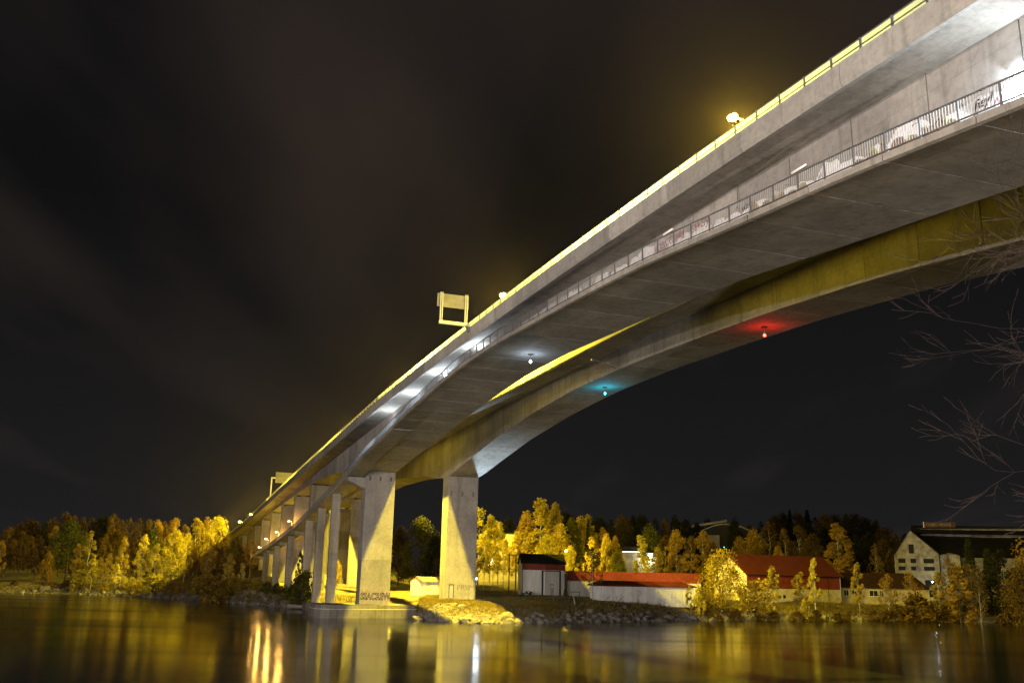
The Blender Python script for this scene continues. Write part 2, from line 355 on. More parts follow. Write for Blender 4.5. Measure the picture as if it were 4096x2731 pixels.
def text_mesh(body, size, mat, name, parent, loc, rot, extrude=0.004, shear=0.0, bold=0.0, sx=1.0):
    cu = bpy.data.curves.new('lettering', 'FONT'); cu.body = body; cu.size = size; cu.extrude = extrude; cu.shear = shear; cu.offset = bold; cu.resolution_u = 3
    t = bpy.data.objects.new('lettering', cu); COL.objects.link(t)
    dg = bpy.context.evaluated_depsgraph_get(); dg.update()
    me = bpy.data.meshes.new_from_object(t.evaluated_get(dg)); me.name = name
    bpy.data.objects.remove(t); me.materials.clear(); me.materials.append(mat)
    o = link_obj(name, me, parent); o.location = loc; o.rotation_euler = rot; o.scale = (sx, 1, 1); return o
def lamp(name, kind, energy, col, loc, parent=None, size=0.15, spot=None, rot=None, blend=0.4):
    d = bpy.data.lights.new(name, kind); d.energy = energy; d.color = col
    d.shadow_soft_size = size
    if kind == 'SPOT': d.spot_size = spot; d.spot_blend = blend
    o = link_obj(name, d, parent); o.location = loc
    if rot: o.rotation_euler = rot
    return o
def frange(a, b, st):
    out = []; x = a
    while x < b - 1e-6: out.append(x); x += st
    out.append(b); return out

# ------------------------------------------------------------------ water, ground
def sheet(name, xs, ys, fz, mat, kind='structure', smooth=True):
    b = MB(); nx = len(xs)
    for y in ys:
        for x in xs: b.v.append((x, y, fz(x, y)))
    for j in range(len(ys) - 1):
        for i in range(nx - 1):
            a = j * nx + i; b.f.append((a, a + 1, a + nx + 1, a + nx))
    return tag(b.build(name, mat, None, smooth), kind=kind)
sheet('river_water', [-900, -400, -150, 0, 150, 400, 900], [-60, 20, 100, 180, 260, 330], lambda x, y: 0.0, M['water'])
xs = [-1500, -900, -600, -420, -330] + frange(-270, -150, 6) + frange(-147, 130, 2.2) + frange(136, 260, 8) + [330, 420, 600, 900, 1500]
ys = frange(125, 270, 2.2) + frange(276, 480, 9) + [540, 640, 800, 1100, 1700, 3000]
sheet('ground', xs, ys, ground, M['ground'])
def near_bank(x, y):
    e = 15 + 5 * noise.noise(Vector((x * .05, 2.2, 0))) + 0.02 * abs(x)
    return 4.25 - 0.35 * max(0, y - e) if y < e + 30 else -6
sheet('near_bank', frange(-300, 300, 12), [-300, -120, -60, -20, 0, 8, 12, 15, 18, 22, 26, 30, 36], near_bank, M['ground'])

# ------------------------------------------------------------------ the two bridges
BLOC = BN * D0
BRZ = -TH
bridge_a = empty('concrete_bridge', BLOC, BRZ, 'near concrete box girder bridge carrying the railed footway with graffiti', 'bridge', 'twin river bridges')
bridge_b = empty('concrete_bridge', BLOC, BRZ, 'farther parallel concrete bridge with red and teal lights under it', 'bridge', 'twin river bridges')
S_MIN, S_MAX = -40, 500
def loft_s(parent, name, prof, ss, mat, smooth=False):
    b = MB(); b.loft([[(w, s, z) for (w, z) in prof(s)] for s in ss])
    return b.build(name, mat, parent, smooth)
def bridge_deck(root, w0, w1, zf, left_beam=True):
    ss = frange(S_MIN, S_MAX, 6)
    loft_s(root, 'deck_slab', lambda s: [(w0 + .38, zf(s) - 1.36), (w0 + 3.0, zf(s) - 1.46), (w1 - 3.0, zf(s) - 1.46), (w1 - .38, zf(s) - 1.36), (w1 - .38, zf(s) - 1.1), (w0 + .38, zf(s) - 1.1)], ss, M['conc'])
    loft_s(root, 'road_surface', lambda s: [(w0 + .9, zf(s) - 1.095), (w1 - .9, zf(s) - 1.095), (w1 - .9, zf(s) - 1.05), (w0 + .9, zf(s) - 1.05)], ss, M['asphalt'])
    # edge beams cast in lengths, with a recessed joint between them
    for side, we, sg in ((0, w0, 1), (1, w1, -1)):
        cuts = frange(S_MIN, 160, 8) + frange(172, S_MAX, 24)
        for a, c in zip(cuts[:-1], cuts[1:]):
            k = max(1, int((c - a) / 6)); sl = [a + .015 + (c - a - .03) * i / k for i in range(k + 1)]
            loft_s(root, 'edge_beam', lambda s: [(we, zf(s) - .62), (we, zf(s) - 1.66), (we + .13 * sg, zf(s) - 1.84), (we + .42 * sg, zf(s) - 1.80), (we + .50 * sg, zf(s) - 1.40), (we + .36 * sg, zf(s) - .62)], sl, M['conc_fascia'])
bridge_deck(bridge_a, -3.07, 7.4, zr)
bridge_deck(bridge_b, 10.0, 21.6, zr_b)
def girder(root, w0, w1, sof, zf, m_web):
    cuts = frange(S_MIN, 147.8, 5) + frange(151.2, 204, 6) + frange(228, S_MAX, 24)
    cuts = sorted(set(round(c, 2) for c in cuts + [147.8, 151.2]))
    for a, c in zip(cuts[:-1], cuts[1:]):
        k = 3 if c - a < 10 else 6
        sl = [a + .036 + (c - a - .072) * i / k for i in range(k + 1)]
        loft_s(root, 'girder_segment', lambda s: [(w0, sof(s)), (w1, sof(s)), (w1, zf(s) - 1.47), (w0, zf(s) - 1.47)], sl, m_web)
girder(bridge_a, 0, 4.67, sofa, zr, M['conc_web'])
girder(bridge_b, 13.4, 18.47, sofb, zr_b, M['conc_web'])

# footway: the bottom slab carried out beside the web, then a ramp of its own
for a, c in zip(frange(S_MIN, 120, 5)[:-1], frange(S_MIN, 120, 5)[1:]):
    sl = [a + .036 + (c - a - .072) * i / 2 for i in range(3)]
    loft_s(bridge_a, 'footway_slab', lambda s: [(-2.83, walkz(s) - .02), (-2.62, walkz(s) - .06), (-2.45, walkz(s)), (-.004, walkz(s)), (-.004, walkz(s) + .26), (-2.55, walkz(s) + .24), (-2.55, walkz(s) + .30), (-2.83, walkz(s) + .30)], sl, M['conc'])
for a, c in zip(frange(120, 300, 9)[:-1], frange(120, 300, 9)[1:]):
    sl = [a + .01 + (c - a - .02) * i / 3 for i in range(4)]
    loft_s(bridge_a, 'footway_slab', lambda s: [(-2.83, walkz(s) - .05), (-2.5, walkz(s) - .12), (-.4, walkz(s) - .12), (-.06, walkz(s) - .05), (-.06, walkz(s) + .28), (-2.55, walkz(s) + .22), (-2.55, walkz(s) + .30), (-2.83, walkz(s) + .30)], sl, M['conc'])

# piers: a core with the cast lifts proud of it
def pier(root, w0, w1, s0, t, zb, zt, lift, mat=None, name='pier', ch=0.12):
    mat = mat or M['conc_pier']
    core = MB().box(w0 + .03, w1 - .03, s0 + .03, s0 + t - .03, zb, zt).build(name, mat, root)
    z = zb
    while z < zt - .05:
        z2 = min(z + lift, zt - .002)
        if zt - z2 < .8: z2 = zt - .002
        ring = [(w0 + ch, s0), (w1 - ch, s0), (w1, s0 + ch), (w1, s0 + t - ch), (w1 - ch, s0 + t), (w0 + ch, s0 + t), (w0, s0 + t - ch), (w0, s0 + ch)]
        MB().loft([[(w, s, z + .012) for w, s in ring], [(w, s, z2 - .012) for w, s in ring]]).build('pier_lift', mat, core)
        z = z2
    return core
pA0 = pier(bridge_a, 0.0, 4.67, 148.0, 3.0, 1.9, 22.0, 6.6)
pB0 = pier(bridge_b, 13.4, 18.47, 148.0, 3.2, 2.6, 21.95, 5.2)
pB0['label'] = 'pier with a small steel door and black graffiti'
pA0['label'] = 'pier with a graffiti band at its foot, standing on the quay'
def gz(s, w):
    p = BW(s, w, 0); return ground(p.x, p.y)
AP = [204.4, 227.8, 251.1, 273.3, 295.8, 316.0, 337.5, 360, 384]
for i, s in enumerate(AP):
    for root, w0, w1, sof in ((bridge_a, .12, 4.2, sofa), (bridge_b, 13.55, 17.7, sofb)):
        zb = min(gz(s, w0), gz(s, w1)) - .6
        core = pier(root, w0, w1, s, 1.7, zb, sof(s + .8) - .25, 4.6)
        MB().box(w0 + .5, w0 + 1.2, s + .4, s + 1.2, sof(s + .8) - .26, sof(s + .8) + .3).box(w1 - 1.2, w1 - .5, s + .4, s + 1.2, sof(s + .8) - .26, sof(s + .8) + .3).build('bearing', M['black'], core)
# piers on the camera's own bank, standing under the near end of the decks
for root, w0, w1, sof in ((bridge_a, 0, 4.67, sofa), (bridge_b, 13.4, 18.47, sofb)):
    pier(root, w0, w1, 2.0, 3.0, -2, sof(3.5) + .1, 5.0)
# recesses under the top of the river pier
for w in (.62, 2.25, 3.95):
    MB().box(w - .16, w + .16, 147.975, 147.995, 20.55, 21.2).build('anchor_recess', M['conc_wet'], pA0)
for w in (13.95, 15.75, 17.6):
    MB().box(w - .13, w + .13, 147.975, 147.995, 18.8, 19.6).build('anchor_recess', M['conc_wet'], pB0)
# bracket carrying the footway beside the river pier, and at the approach piers
b = MB(); zt = walkz(149) - .16
b.loft([[(-2.75, s, zt), (-2.75, s, zt - .55), (-.02, s, zt - 1.75), (-.02, s, zt)] for s in (148.3, 150.3)])
b.build('footway_bracket', M['conc_pier'], bridge_a)
for s in (204.4, 227.8, 251.1, 273.3):
    zt = walkz(s + .8) - .16
    MB().loft([[(-2.7, q, zt), (-2.7, q, zt - .6), (.1, q, zt - 1.0), (.1, q, zt)] for q in (s + .2, s + 1.4)]).build('footway_bracket', M['conc_pier'], bridge_a)
for s in (162, 176.2, 190, 214.5, 237.5, 259):
    zb = min(gz(s, -2), 1.5) - .8 if s > 185 else 1.35
    c = pier(bridge_a, -2.6, -1.15, s, 1.05, zb, walkz(s + .5) - .13, 4.2, name='footway_column', ch=.08)
    if s < 180:
        ring = [(-3.6, s - 1.3), (-.4, s - 1.3), (-.1, s - 1), (-.1, s + 2.2), (-3.9, s + 2.2), (-3.9, s - 1)]
        MB().loft([[(w, q, -2) for w, q in ring], [(w, q, 1.2) for w, q in ring], [(w * .97 - .05, q, 1.36) for w, q in ring]]).build('column_footing', M['conc_wet'], bridge_a)
# quay slab under the river pier
def quay_ring(o, z):
    return [(-5.2 + .0, 143.7 - o, z), (8.3, 145.9 - o, z), (8.6 + o, 146.4, z), (8.6 + o, 152.5, z), (-5.6, 153.5, z), (-7.0 - o, 151.2, z), (-7.1 - o, 146.6, z), (-6.4 - o * .7, 144.5 - o * .7, z)]
MB().loft([quay_ring(0, -2), quay_ring(0, 1.25)]).build('quay_block', M['conc_wet'], bridge_a)
MB().loft([quay_ring(.05, 1.252), quay_ring(.05, 1.33)]).build('quay_ledge', plain('pale_ledge', (0.5, 0.48, 0.43), .8), bridge_a)
MB().loft([quay_ring(-.22, 1.332), quay_ring(-.22, 1.90)]).build('quay_cap', M['conc_wet'], bridge_a)
# door and graffiti of the piers
d = MB().box(14.15, 14.75, 147.94, 147.985, 3.05, 4.9).build('door', M['door_grey'], pB0)
MB().box(14.05, 14.13, 147.9, 147.99, 3.05, 5.0).box(14.77, 14.85, 147.9, 147.99, 3.05, 5.0).box(14.05, 14.85, 147.9, 147.99, 5.0, 5.08).build('door_frame', M['trim_dark'], pB0)
RX = (math.pi / 2, 0, 0)
text_mesh("PRIIM", 1.25, M['paint_black'], 'graffiti', pB0, (15.35, 147.985, 4.2), RX, bold=-.032)
text_mesh("VST", .7, M['paint_black'], 'graffiti', pB0, (16.6, 147.985, 3.4), RX, bold=-.02)
text_mesh("WL", .95, M['paint_grey'], 'graffiti', pA0, (1.55, 147.985, 4.6), RX)
g = MB(); rr = random.Random(4)
top = [(0.13 + 4.4 * i / 22, 147.988, 3.95 + rr.uniform(-.12, .32)) for i in range(23)]
bot = [(0.13 + 4.4 * i / 22, 147.988, 2.05 + rr.uniform(-.02, .5)) for i in range(23)]
g.face_set(top + bot, [(i, i + 1, i + 24, i + 23) for i in range(22)]); g.build('graffiti_ground', M['paint_grey'], pA0)
text_mesh("SSACREW", 1.42, M['paint_black'], 'graffiti', pA0, (.13, 147.982, 2.62), RX, bold=.07, sx=.73)
text_mesh("SSACREW", 1.42, plain('lilac_spray', (.5, .46, .5), .8), 'graffiti', pA0, (.13, 147.972, 2.62), RX, bold=-.05, sx=.73)

# ---- footway railing: rails, a post every 2 m, upright bars
rail_root = loft_s(bridge_a, 'footway_railing', lambda s: [(-2.74, walkz(s) + 1.28), (-2.66, walkz(s) + 1.28), (-2.66, walkz(s) + 1.34), (-2.74, walkz(s) + 1.34)], frange(S_MIN, 300, 2), M['steel'])
loft_s(rail_root, 'bottom_rail', lambda s: [(-2.73, walkz(s) + .42), (-2.67, walkz(s) + .42), (-2.67, walkz(s) + .47), (-2.73, walkz(s) + .47)], frange(S_MIN, 300, 2), M['steel'])
post_me = MB().box(-.035, .035, -.035, .035, -1.06, 0).mesh('post'); post_me.materials.append(M['steel'])
bar_me = MB().box(-.012, .012, -.012, .012, -.84, 0).mesh('bar'); bar_me.materials.append(M['steel_lt'])
rest = MB(); nb = 0
for k in range(150):
    s = 19.9 + 2.0 * k * (1.0)
    if s > 298: break
    o = link_obj('post', post_me, rail_root); o.location = (-2.70, s, walkz(s) + 1.285)
    for j in range(1, 13):
        q = s + j * 2.0 / 13
        if nb < 288:
            o = link_obj('upright_bar', bar_me, rail_root); o.location = (-2.70, q, walkz(q) + 1.29); nb += 1
        elif j % (1 if q < 150 else 2) == 0:
            z = walkz(q) + 1.29; rest.box(-2.713, -2.687, q - .013, q + .013, z - .84, z)
for s in frange(-39, 18, 2): 
    o = link_obj('post', post_me, rail_root); o.location = (-2.70, s, walkz(s) + 1.285)
o = rest.build('far_upright_bars', M['steel'], rail_root); o['kind'] = 'stuff'

# ---- translucent screen on the near parapet, then a plain guard rail
def screen_line(root, w, zf, s0, s1, first):
    rt = loft_s(root, 'parapet_screen', lambda s: [(w - .025, zf(s) - .03), (w + .025, zf(s) - .03), (w + .025, zf(s) + .02), (w - .025, zf(s) + .02)], frange(s0, s1, 2), M['steel'])
    loft_s(rt, 'middle_rail', lambda s: [(w - .075, zf(s) - .41), (w - .03, zf(s) - .41), (w - .03, zf(s) - .36), (w - .075, zf(s) - .36)], frange(s0, s1, 2), M['steel'])
    ss = frange(s0, s1, 2)
    for i, s in enumerate(ss):
        o = MB().box(w - .06, w + .03, s - .03, s + .03, zf(s) - .66, zf(s) + .03).build('screen_post', M['steel'], rt)
    for a, c in zip(ss[:-1], ss[1:]):
        MB().face_set([(w, a + .03, zf(a) - .60), (w, c - .03, zf(c) - .60), (w, c - .03, zf(c) - .035), (w, a + .03, zf(a) - .035)], [(0, 1, 2, 3)]).build('screen_panel', M['screen'], rt)
    return rt
screen_line(bridge_a, -2.9, zr, 16.7, 128.7, True)
gr = loft_s(bridge_a, 'guard_rail', lambda s: [(-2.93, zr(s) - .20), (-2.88, zr(s) - .20), (-2.88, zr(s) - .06), (-2.93, zr(s) - .06)], frange(128.9, 440, 4), M['steel_lt'])
for s in frange(129, 260, 2): MB().box(-2.95, -2.87, s - .05, s + .05, zr(s) - .64, zr(s) + .04).build('guard_post', M['steel_lt'], gr)
for w, zf in ((7.2, zr), (10.2, zr_b), (21.4, zr_b)):
    root = bridge_a if w < 9 else bridge_b
    g2 = loft_s(root, 'guard_rail', lambda s: [(w - .03, zf(s) - .25), (w + .03, zf(s) - .25), (w + .03, zf(s) - .1), (w - .03, zf(s) - .1)], frange(S_MIN, 420, 6), M['steel_lt'])
for root, zf, ws in ((bridge_a, zr, (-2.0, 2.3, 6.4)), (bridge_b, zr_b, (11.1, 15.7, 20.5))):
    for k, w in enumerate(ws):
        loft_s(root, 'lane_line', lambda s: [(w - .06, zf(s) - 1.046), (w + .06, zf(s) - 1.046), (w + .06, zf(s) - 1.042), (w - .06, zf(s) - 1.042)], frange(S_MIN, S_MAX, 6), M['white_line'])
# drain pipes between the two boxes
MB().tube([(4.67, 62, 26.9), (6.9, 62, 27.6)], .05).build('drain_pipe', M['steel'], bridge_a)
MB().tube([(10.3, 87.5, 28.3), (13.4, 87.5, 27.7)], .05).build('drain_pipe', M['steel'], bridge_b)

# ---- graffiti along the web above the footway
rr = random.Random(9)
def blob(s0, s1, h0, h1, mat, x, name='graffiti', wob=.18, seed=0):
    q = random.Random(seed); n = max(4, int((s1 - s0) / .4)); t = []; bt = []
    for i in range(n + 1):
        s = s0 + (s1 - s0) * i / n; e = math.sin(math.pi * i / n) ** .4
        t.append((x, s, min(walkz(s) + 1.75 + .3 * sstep(45, 80, s) + h0 + (h1 - h0) * e * (1 + q.uniform(-wob, wob)), zr(s) - 1.5))); bt.append((x, s, walkz(s) + 1.75 + h0 - .9))
    return MB().face_set(t + bt, [(i, i + 1, i + n + 2, i + n + 1) for i in range(n)]).build(name, mat, bridge_a)
x = 20.0; k = 0
M['paint_fade'] = plain('faded_white_paint', (0.47, 0.46, 0.47), 0.8, 0, 0.4, 1.8)
M['paint_tan'] = plain('faded_tan_paint', (0.25, 0.17, 0.12), 0.8, 0, 0.4, 1.8)
M['paint_moss'] = plain('faded_lime_paint', (0.34, 0.36, 0.13), 0.8, 0, 0.3, 1.8)
while x < 94:
    L = rr.uniform(1.6, 4.2)
    blob(x, x + L, .10, rr.uniform(.55, 1.1), M['paint_white'] if rr.random() < .7 else M['paint_fade'], -.004 - .0012 * (k % 3), seed=k, wob=.16)
    x += L * rr.uniform(.55, .95); k += 1
for x0, x1 in ((28.5, 34.6), (38.5, 43.5)):
    x = x0
    while x < x1:
        L = rr.uniform(.5, 1.3); h = rr.uniform(.25, .8)
        blob(x - .06, x + L + .06, .0, h + .08, M['paint_moss'], -.009, seed=k, wob=.25); blob(x, x + L, .0, h, M['paint_tan'], -.011, seed=k + 50, wob=.35); x += L * rr.uniform(.6, 1.1); k += 1
for i in range(70):
    x = rr.uniform(21, 80); h = rr.uniform(.0, .8); L = rr.uniform(.15, .6)
    MB().tube([(-.012, x, walkz(x) + 1.75 + h), (-.012, x + L * .4, walkz(x) + 1.85 + h + rr.uniform(-.1, .25)), (-.012, x + L, walkz(x) + 1.75 + h + rr.uniform(-.1, .2))], .02, 3).build('graffiti_stroke', rr.choice([M['paint_black'], M['paint_black'], M['paint_red'], M['paint_grey']]), bridge_a)
RW = (math.pi / 2, 0, -math.pi / 2)
def tagtext(body, s, h, size, mat, shear=.2, sx=1.0):
    o = text_mesh(body, size, mat, 'graffiti', bridge_a, (-.016, s, walkz(s) + 1.85 + h), RW, shear=shear, bold=.01, sx=sx)
    sl = (walkz(s - 1) - walkz(s)); o.rotation_euler = Matrix.Rotation(-math.pi / 2, 3, 'Z').to_4x4().to_euler() if False else RW
    return o
tagtext("rooki", 25.4, .45, .62, M['paint_blue']); tagtext("Feyl", 27.6, .15, .6, M['paint_black'], .35); tagtext("ebst", 44.6, .3, .55, M['paint_black'])
tagtext("CEVEN", 50.4, .35, .7, M['paint_red']); tagtext("VOENKOMM", 55.2, .2, .7, M['paint_red']); tagtext("SERX", 73.5, .0, .6, M['paint_red'], sx=1.3)
tagtext("D2OM", 71.0, .0, .6, M['paint_black']); tagtext("MOSE", 79, .0, .5, M['paint_black']); tagtext("30", 62.5, .25, .5, M['paint_black'])

# ------------------------------------------------------------------ lamps of the place
def deck_mast(s, label):
    base = BW(s, 8.75, zr(s) - .6); r = empty('street_lamp', base, BRZ, label, 'street lamp', 'street lamps along the bridge median')
    MB().box(-1.34, .3, -.22, .22, -.3, 0).build('base_bracket', M['steel'], r)
    MB().tube([(0, 0, 0), (0, 0, 5), (0, 0, 9.2)], [.11, .09, .065], 8).build('mast', M['steel'], r)
    for sg, L in ((-1, 2.15), (1, 2.25)):
        MB().tube([(0, 0, 9.0), (sg * L * .5, 0, 9.45), (sg * L, 0, 9.58)], .045).build('arm', M['steel'], r)
        x = sg * L
        h = MB().loft([[(x - .22, -.4, 9.55), (x + .22, -.4, 9.55), (x + .22, .4, 9.55), (x - .22, .4, 9.55)], [(x - .15, -.32, 9.71), (x + .15, -.32, 9.71), (x + .15, .32, 9.71), (x - .15, .32, 9.71)]]).build('lamp_head', M['steel'], r)
        MB().ball((x, 0, 9.46), .36, 12, 7, .62).build('lens', M['em_sodium'], h, True)
        lamp('glow_light', 'POINT', K_DECK * .12, SODIUM, (x, -.6, 9.3), r, .2)
        lamp('lamp_light', 'SPOT', K_DECK, SODIUM, (x, 0, 9.06), r, .16, math.radians(174), None, 1.0)
names = ['upper of the two large blazing lamps beside the near bridge railing', 'blazing sodium lamp beside the near railing, just above the footbridge sign panel',
         'sodium lamp half hidden behind the near railing between the blazing lamp and the far sign', 'sodium lamp over the approach spans, first beyond the river pier', 'sodium lamp over the approach spans, second beyond the river pier',
         'sodium lamp over the approach spans, third beyond the river pier', 'sodium lamp over the approach spans, fourth beyond the river pier', 'sodium lamp low over the treetops, fifth beyond the river pier', 'farthest sodium lamp at the wooded end of the bridge']
for s, nm in zip((55, 105, 155, 205, 255, 305, 355, 405, 455), names): deck_mast(s, nm)

# wall lamps above the footway
def wall_lamp(s, lit, label):
    z = min(walkz(s) + 3.0, zr(s) - 1.75); r = empty('wall_lamp', BW(s, -.06, z), BRZ, label, 'wall lamp', 'lamps on the web above the footway')
    MB().box(-.05, .055, -.62, .62, -.02, .10).build('housing', M['steel_lt'], r)
    sl = (walkz(s + .6) - walkz(s - .6)) / 1.2
    MB().tube([(-.11, -.6, .02 - .6 * 0), (-.11, .6, .02)], .055, 8).build('tube', M['em_cool'] if lit else M['em_dim'], r, True)
    if lit: lamp('lamp_light', 'POINT', lit, COOL, (-.3, 0, -.75), r, .12)
for s, lit, nm in ((25.0, 1000, 'glaring white wall lamp over the footway at the photo edge'), (39, 0, 'dim pink tube lamp on the web, nearest the glaring white one'), (53, 0, 'dim pink tube lamp on the web farther along the footway'),
                   (91.5, 1500, 'uppermost lit white lamp on the far stretch of the footway'), (105, 1500, 'second lit white lamp down the far stretch of the footway'), (118, 1300, 'third lit white lamp down the far stretch of the footway'), (130.3, 1300, 'lowest lit white lamp on the footway above the river pier')):
    wall_lamp(s, lit, nm)

# navigation lights hanging under the boxes
def nav(s, w, zs, mat, col, power, label):
    r = empty('navigation_light', BW(s, w, zs - .01), BRZ, label, 'light', 'navigation lights under the bridge')
    MB().tube([(0, 0, 0), (0, 0, -.06)], .28, 10).build('mount_plate', M['rust'], r)
    MB().tube([(0, 0, -.05), (0, 0, -.52)], .035).build('rod', M['steel'], r)
    MB().tube([(0, 0, -.50), (0, 0, -.62)], .12, 8).build('cap', M['steel'], r)
    MB().ball((0, 0, -.73), .13, 10, 6, 1.1).build('lens', mat, r, True)
    lamp('lamp_light', 'POINT', power, col, (0, 0, -1.02), r, .16)
nav(82.5, 1.6, sofa(82.5), M['em_blue'], (.62, .80, 1), 210, 'white navigation light under the near bridge')
nav(96, 16.0, sofb(96), M['em_teal'], (.003, .70, 1), 190, 'teal navigation light under the farther bridge')
nav(65.4, 16.0, sofb(65.4), M['em_red'], (1, .006, .003), 170, 'red navigation light under the farther bridge')

# floodlight at the foot of the right hand river pier
p = BW(150.6, 19.35, 0); gzz = ground(p.x, p.y)
r = empty('floodlight', (p.x, p.y, gzz), BRZ, 'blue white floodlight on a short post beside the pier with the door', 'floodlight')
MB().tube([(0, 0, -.3), (0, 0, 3.0)], .06).build('post', M['steel'], r)
MB().box(-.2, .2, -.12, .12, 2.95, 3.25).build('housing', M['steel'], r)
MB().box(-.17, .17, -.17, -.125, 3.0, 3.22).build('lens', M['em_blue'], r)
lamp('lamp_light', 'POINT', 160, (.62, .82, 1), (0.05, -.8, 3.6), r, .55)
lamp('beam_light', 'SPOT', 30000, (.60, .82, 1), (0.05, -.2, 3.6), r, .1, math.radians(78), (math.radians(203), math.radians(-10), 0), .7)

# street lamps down on the footway ramp
for s, z, nm in ((226.1, 18.0, 'highest of the four orange lamps along the footway ramp'), (248.6, 16.4, 'second highest orange lamp along the footway ramp'), (270.8, 15.4, 'third orange lamp down the footway ramp'), (286.2, 13.5, 'lowest orange lamp at the foot of the footway ramp')):
    r = empty('ramp_lamp', BW(s, -.5, walkz(s) + .2), BRZ, nm, 'street lamp', 'orange lamps along the footway ramp'); h = z - walkz(s) - .2
    MB().tube([(0, 0, 0), (0, 0, h * .9), (-.25, 0, h), (-.6, 0, h + .02)], [.07, .06, .05, .045]).build('pole', M['steel_lt'], r)
    hd = MB().box(-.95, -.5, -.13, .13, h - .02, h + .1).build('lamp_head', M['steel'], r)
    MB().ball((-.72, 0, h - .08), .2, 8, 5, .7).build('lens', M['em_orange'], hd, True)
    lamp('lamp_light', 'POINT', 1300, ORANGE, (-.72, -.1, h - .42), r, .26)

# lamps on the camera's own bank, behind the photographer
for x, y, kk, zz, nm in ((-104, 6, 5.2, 15.0, 'tall floodlit mast on the near bank, far left of the camera'), (-58, -26, 2.5, 11.0, 'street lamp on the near bank, left of the camera'), (-4, -46, 2.8, 8.0, 'street lamp on the near bank, behind the camera'), (34, -30, 3.2, 5.0, 'low path lamp on the near bank, right of the camera')):
    r = empty('bank_lamp', (x, y, 4.2), 0, nm, 'street lamp', 'street lamps on the near bank')
    MB().tube([(0, 0, 0), (0, 0, zz * .7), (0, 0, zz - .4), (0, .7, zz)], [.09, .08, .06, .05]).build('pole', M['steel'], r)
    MB().box(-.15, .15, .5, 1.2, zz - .02, zz + .1).build('lamp_head', M['steel'], r)
    MB().ball((0, .9, zz - .07), .14, 8, 5, .6).build('lens', M['em_warm'], r, True)
    lamp('lamp_light', 'POINT', K_BANK * kk, (1.0, .87, .77), (0, .9, zz - .4), r, .25)

# ------------------------------------------------------------------ signs on the bridge
r = empty('traffic_sign', BW(87.3, -3.1, CAMZ + 24.25), BRZ, 'yellow lit panel sign on two lattice posts outside the near bridge railing', 'sign', 'sign gantries on the bridge')
MB().box(-3.15, .02, -.16, .16, -.05, .28).build('beam', M['steel_lt'], r)
MB().loft([[(-.42, q, -.05), (.0, q, -.05), (.0, q, -.62), (-.1, q, -.62)] for q in (-.14, .14)]).build('corner_bracket', M['steel'], r)
for x in (-2.95, -.38):
    c = MB().box(x - .14, x - .07, -.07, .07, .28, 3.2).box(x + .07, x + .14, -.07, .07, .28, 3.2)
    for i in range(12):
        z = .35 + i * .235
        c.tube([(x - .08, 0, z), (x + .08, 0, z + .12)], .022, 4).tube([(x + .08, 0, z + .12), (x - .08, 0, z + .235)], .022, 4)
    c.build('lattice_post', M['steel_lt'], r)
for i in range(12):
    z = 1.75 + i * .115
    MB().loft([[(x, .14, z), (x, .20, z + .012), (x, .20, z + .075), (x, .14, z + .087)] for x in (-3.35, -.10)]).build('panel_board', M['sign_back'], r)
r = empty('gantry_sign', BW(249.8, -3.2, zr(249.8) - .7), BRZ, 'far portal sign with a yellow lit panel above the bridge deck', 'sign', 'sign gantries on the bridge')
MB().box(-.16, .16, -.16, .16, 0, 5.0).build('gantry_leg', M['steel_lt'], r)
MB().box(.17, 11.0, -.16, .16, 4.68, 5.0).build('gantry_beam', M['steel_lt'], r)
MB().box(10.7, 11.0, -.16, .16, 0, 4.67).build('gantry_leg', M['steel_lt'], r)
for i in range(9):
    MB().box(.9 + i * .72, 1.58 + i * .72, -.34, -.27, 3.6, 6.3).build('panel_board', M['sign_back'], r)

# ------------------------------------------------------------------ buildings
def corr(b, x0, x1, y, z0, z1, pitch=.36, dep=.06, axis='x'):
    n = max(2, int(abs(x1 - x0) / pitch)); pts = []
    for i in range(n):
        a = x0 + (x1 - x0) * i / n; q = (x1 - x0) / n
        pts += [(a, 0), (a + q * .45, 0), (a + q * .55, -dep), (a + q * .95, -dep)]
    pts.append((x1, 0))
    vs = []
    for (t, o) in pts:
        for z in (z0, z1): vs.append((t, y + o, z) if axis == 'x' else (y + o, t, z))
    b.face_set(vs, [(2 * i, 2 * i + 2, 2 * i + 3, 2 * i + 1) for i in range(len(pts) - 1)])
def bld(px, py, Y, rz, name, label, z=None, group=None):
    p = at(px, py, Y); zz = p.z if z is None else z
    return empty(name, (p.x, p.y, zz), rz, label, 'building', group)
def window(root, x, z, w, h, nx, nz, y=-.02, frame=None, glass=None, name='window'):
    fr = MB().box(x, x + w, y - .05, y, z, z + h).build(name, glass or M['glass_dark'], root)
    f = MB(); t = .06
    f.box(x - t, x, y - .09, y - .02, z - t, z + h + t).box(x + w, x + w + t, y - .09, y - .02, z - t, z + h + t).box(x, x + w, y - .09, y - .02, z - t, z).box(x, x + w, y - .09, y - .02, z + h, z + h + t)
    for i in range(1, nx): f.box(x + w * i / nx - .025, x + w * i / nx + .025, y - .075, y - .051, z, z + h)
    for i in range(1, nz): f.box(x, x + w, y - .078, y - .052, z + h * i / nz - .025, z + h * i / nz + .025)
    f.build('frame', frame or M['trim_dark'], fr); return fr

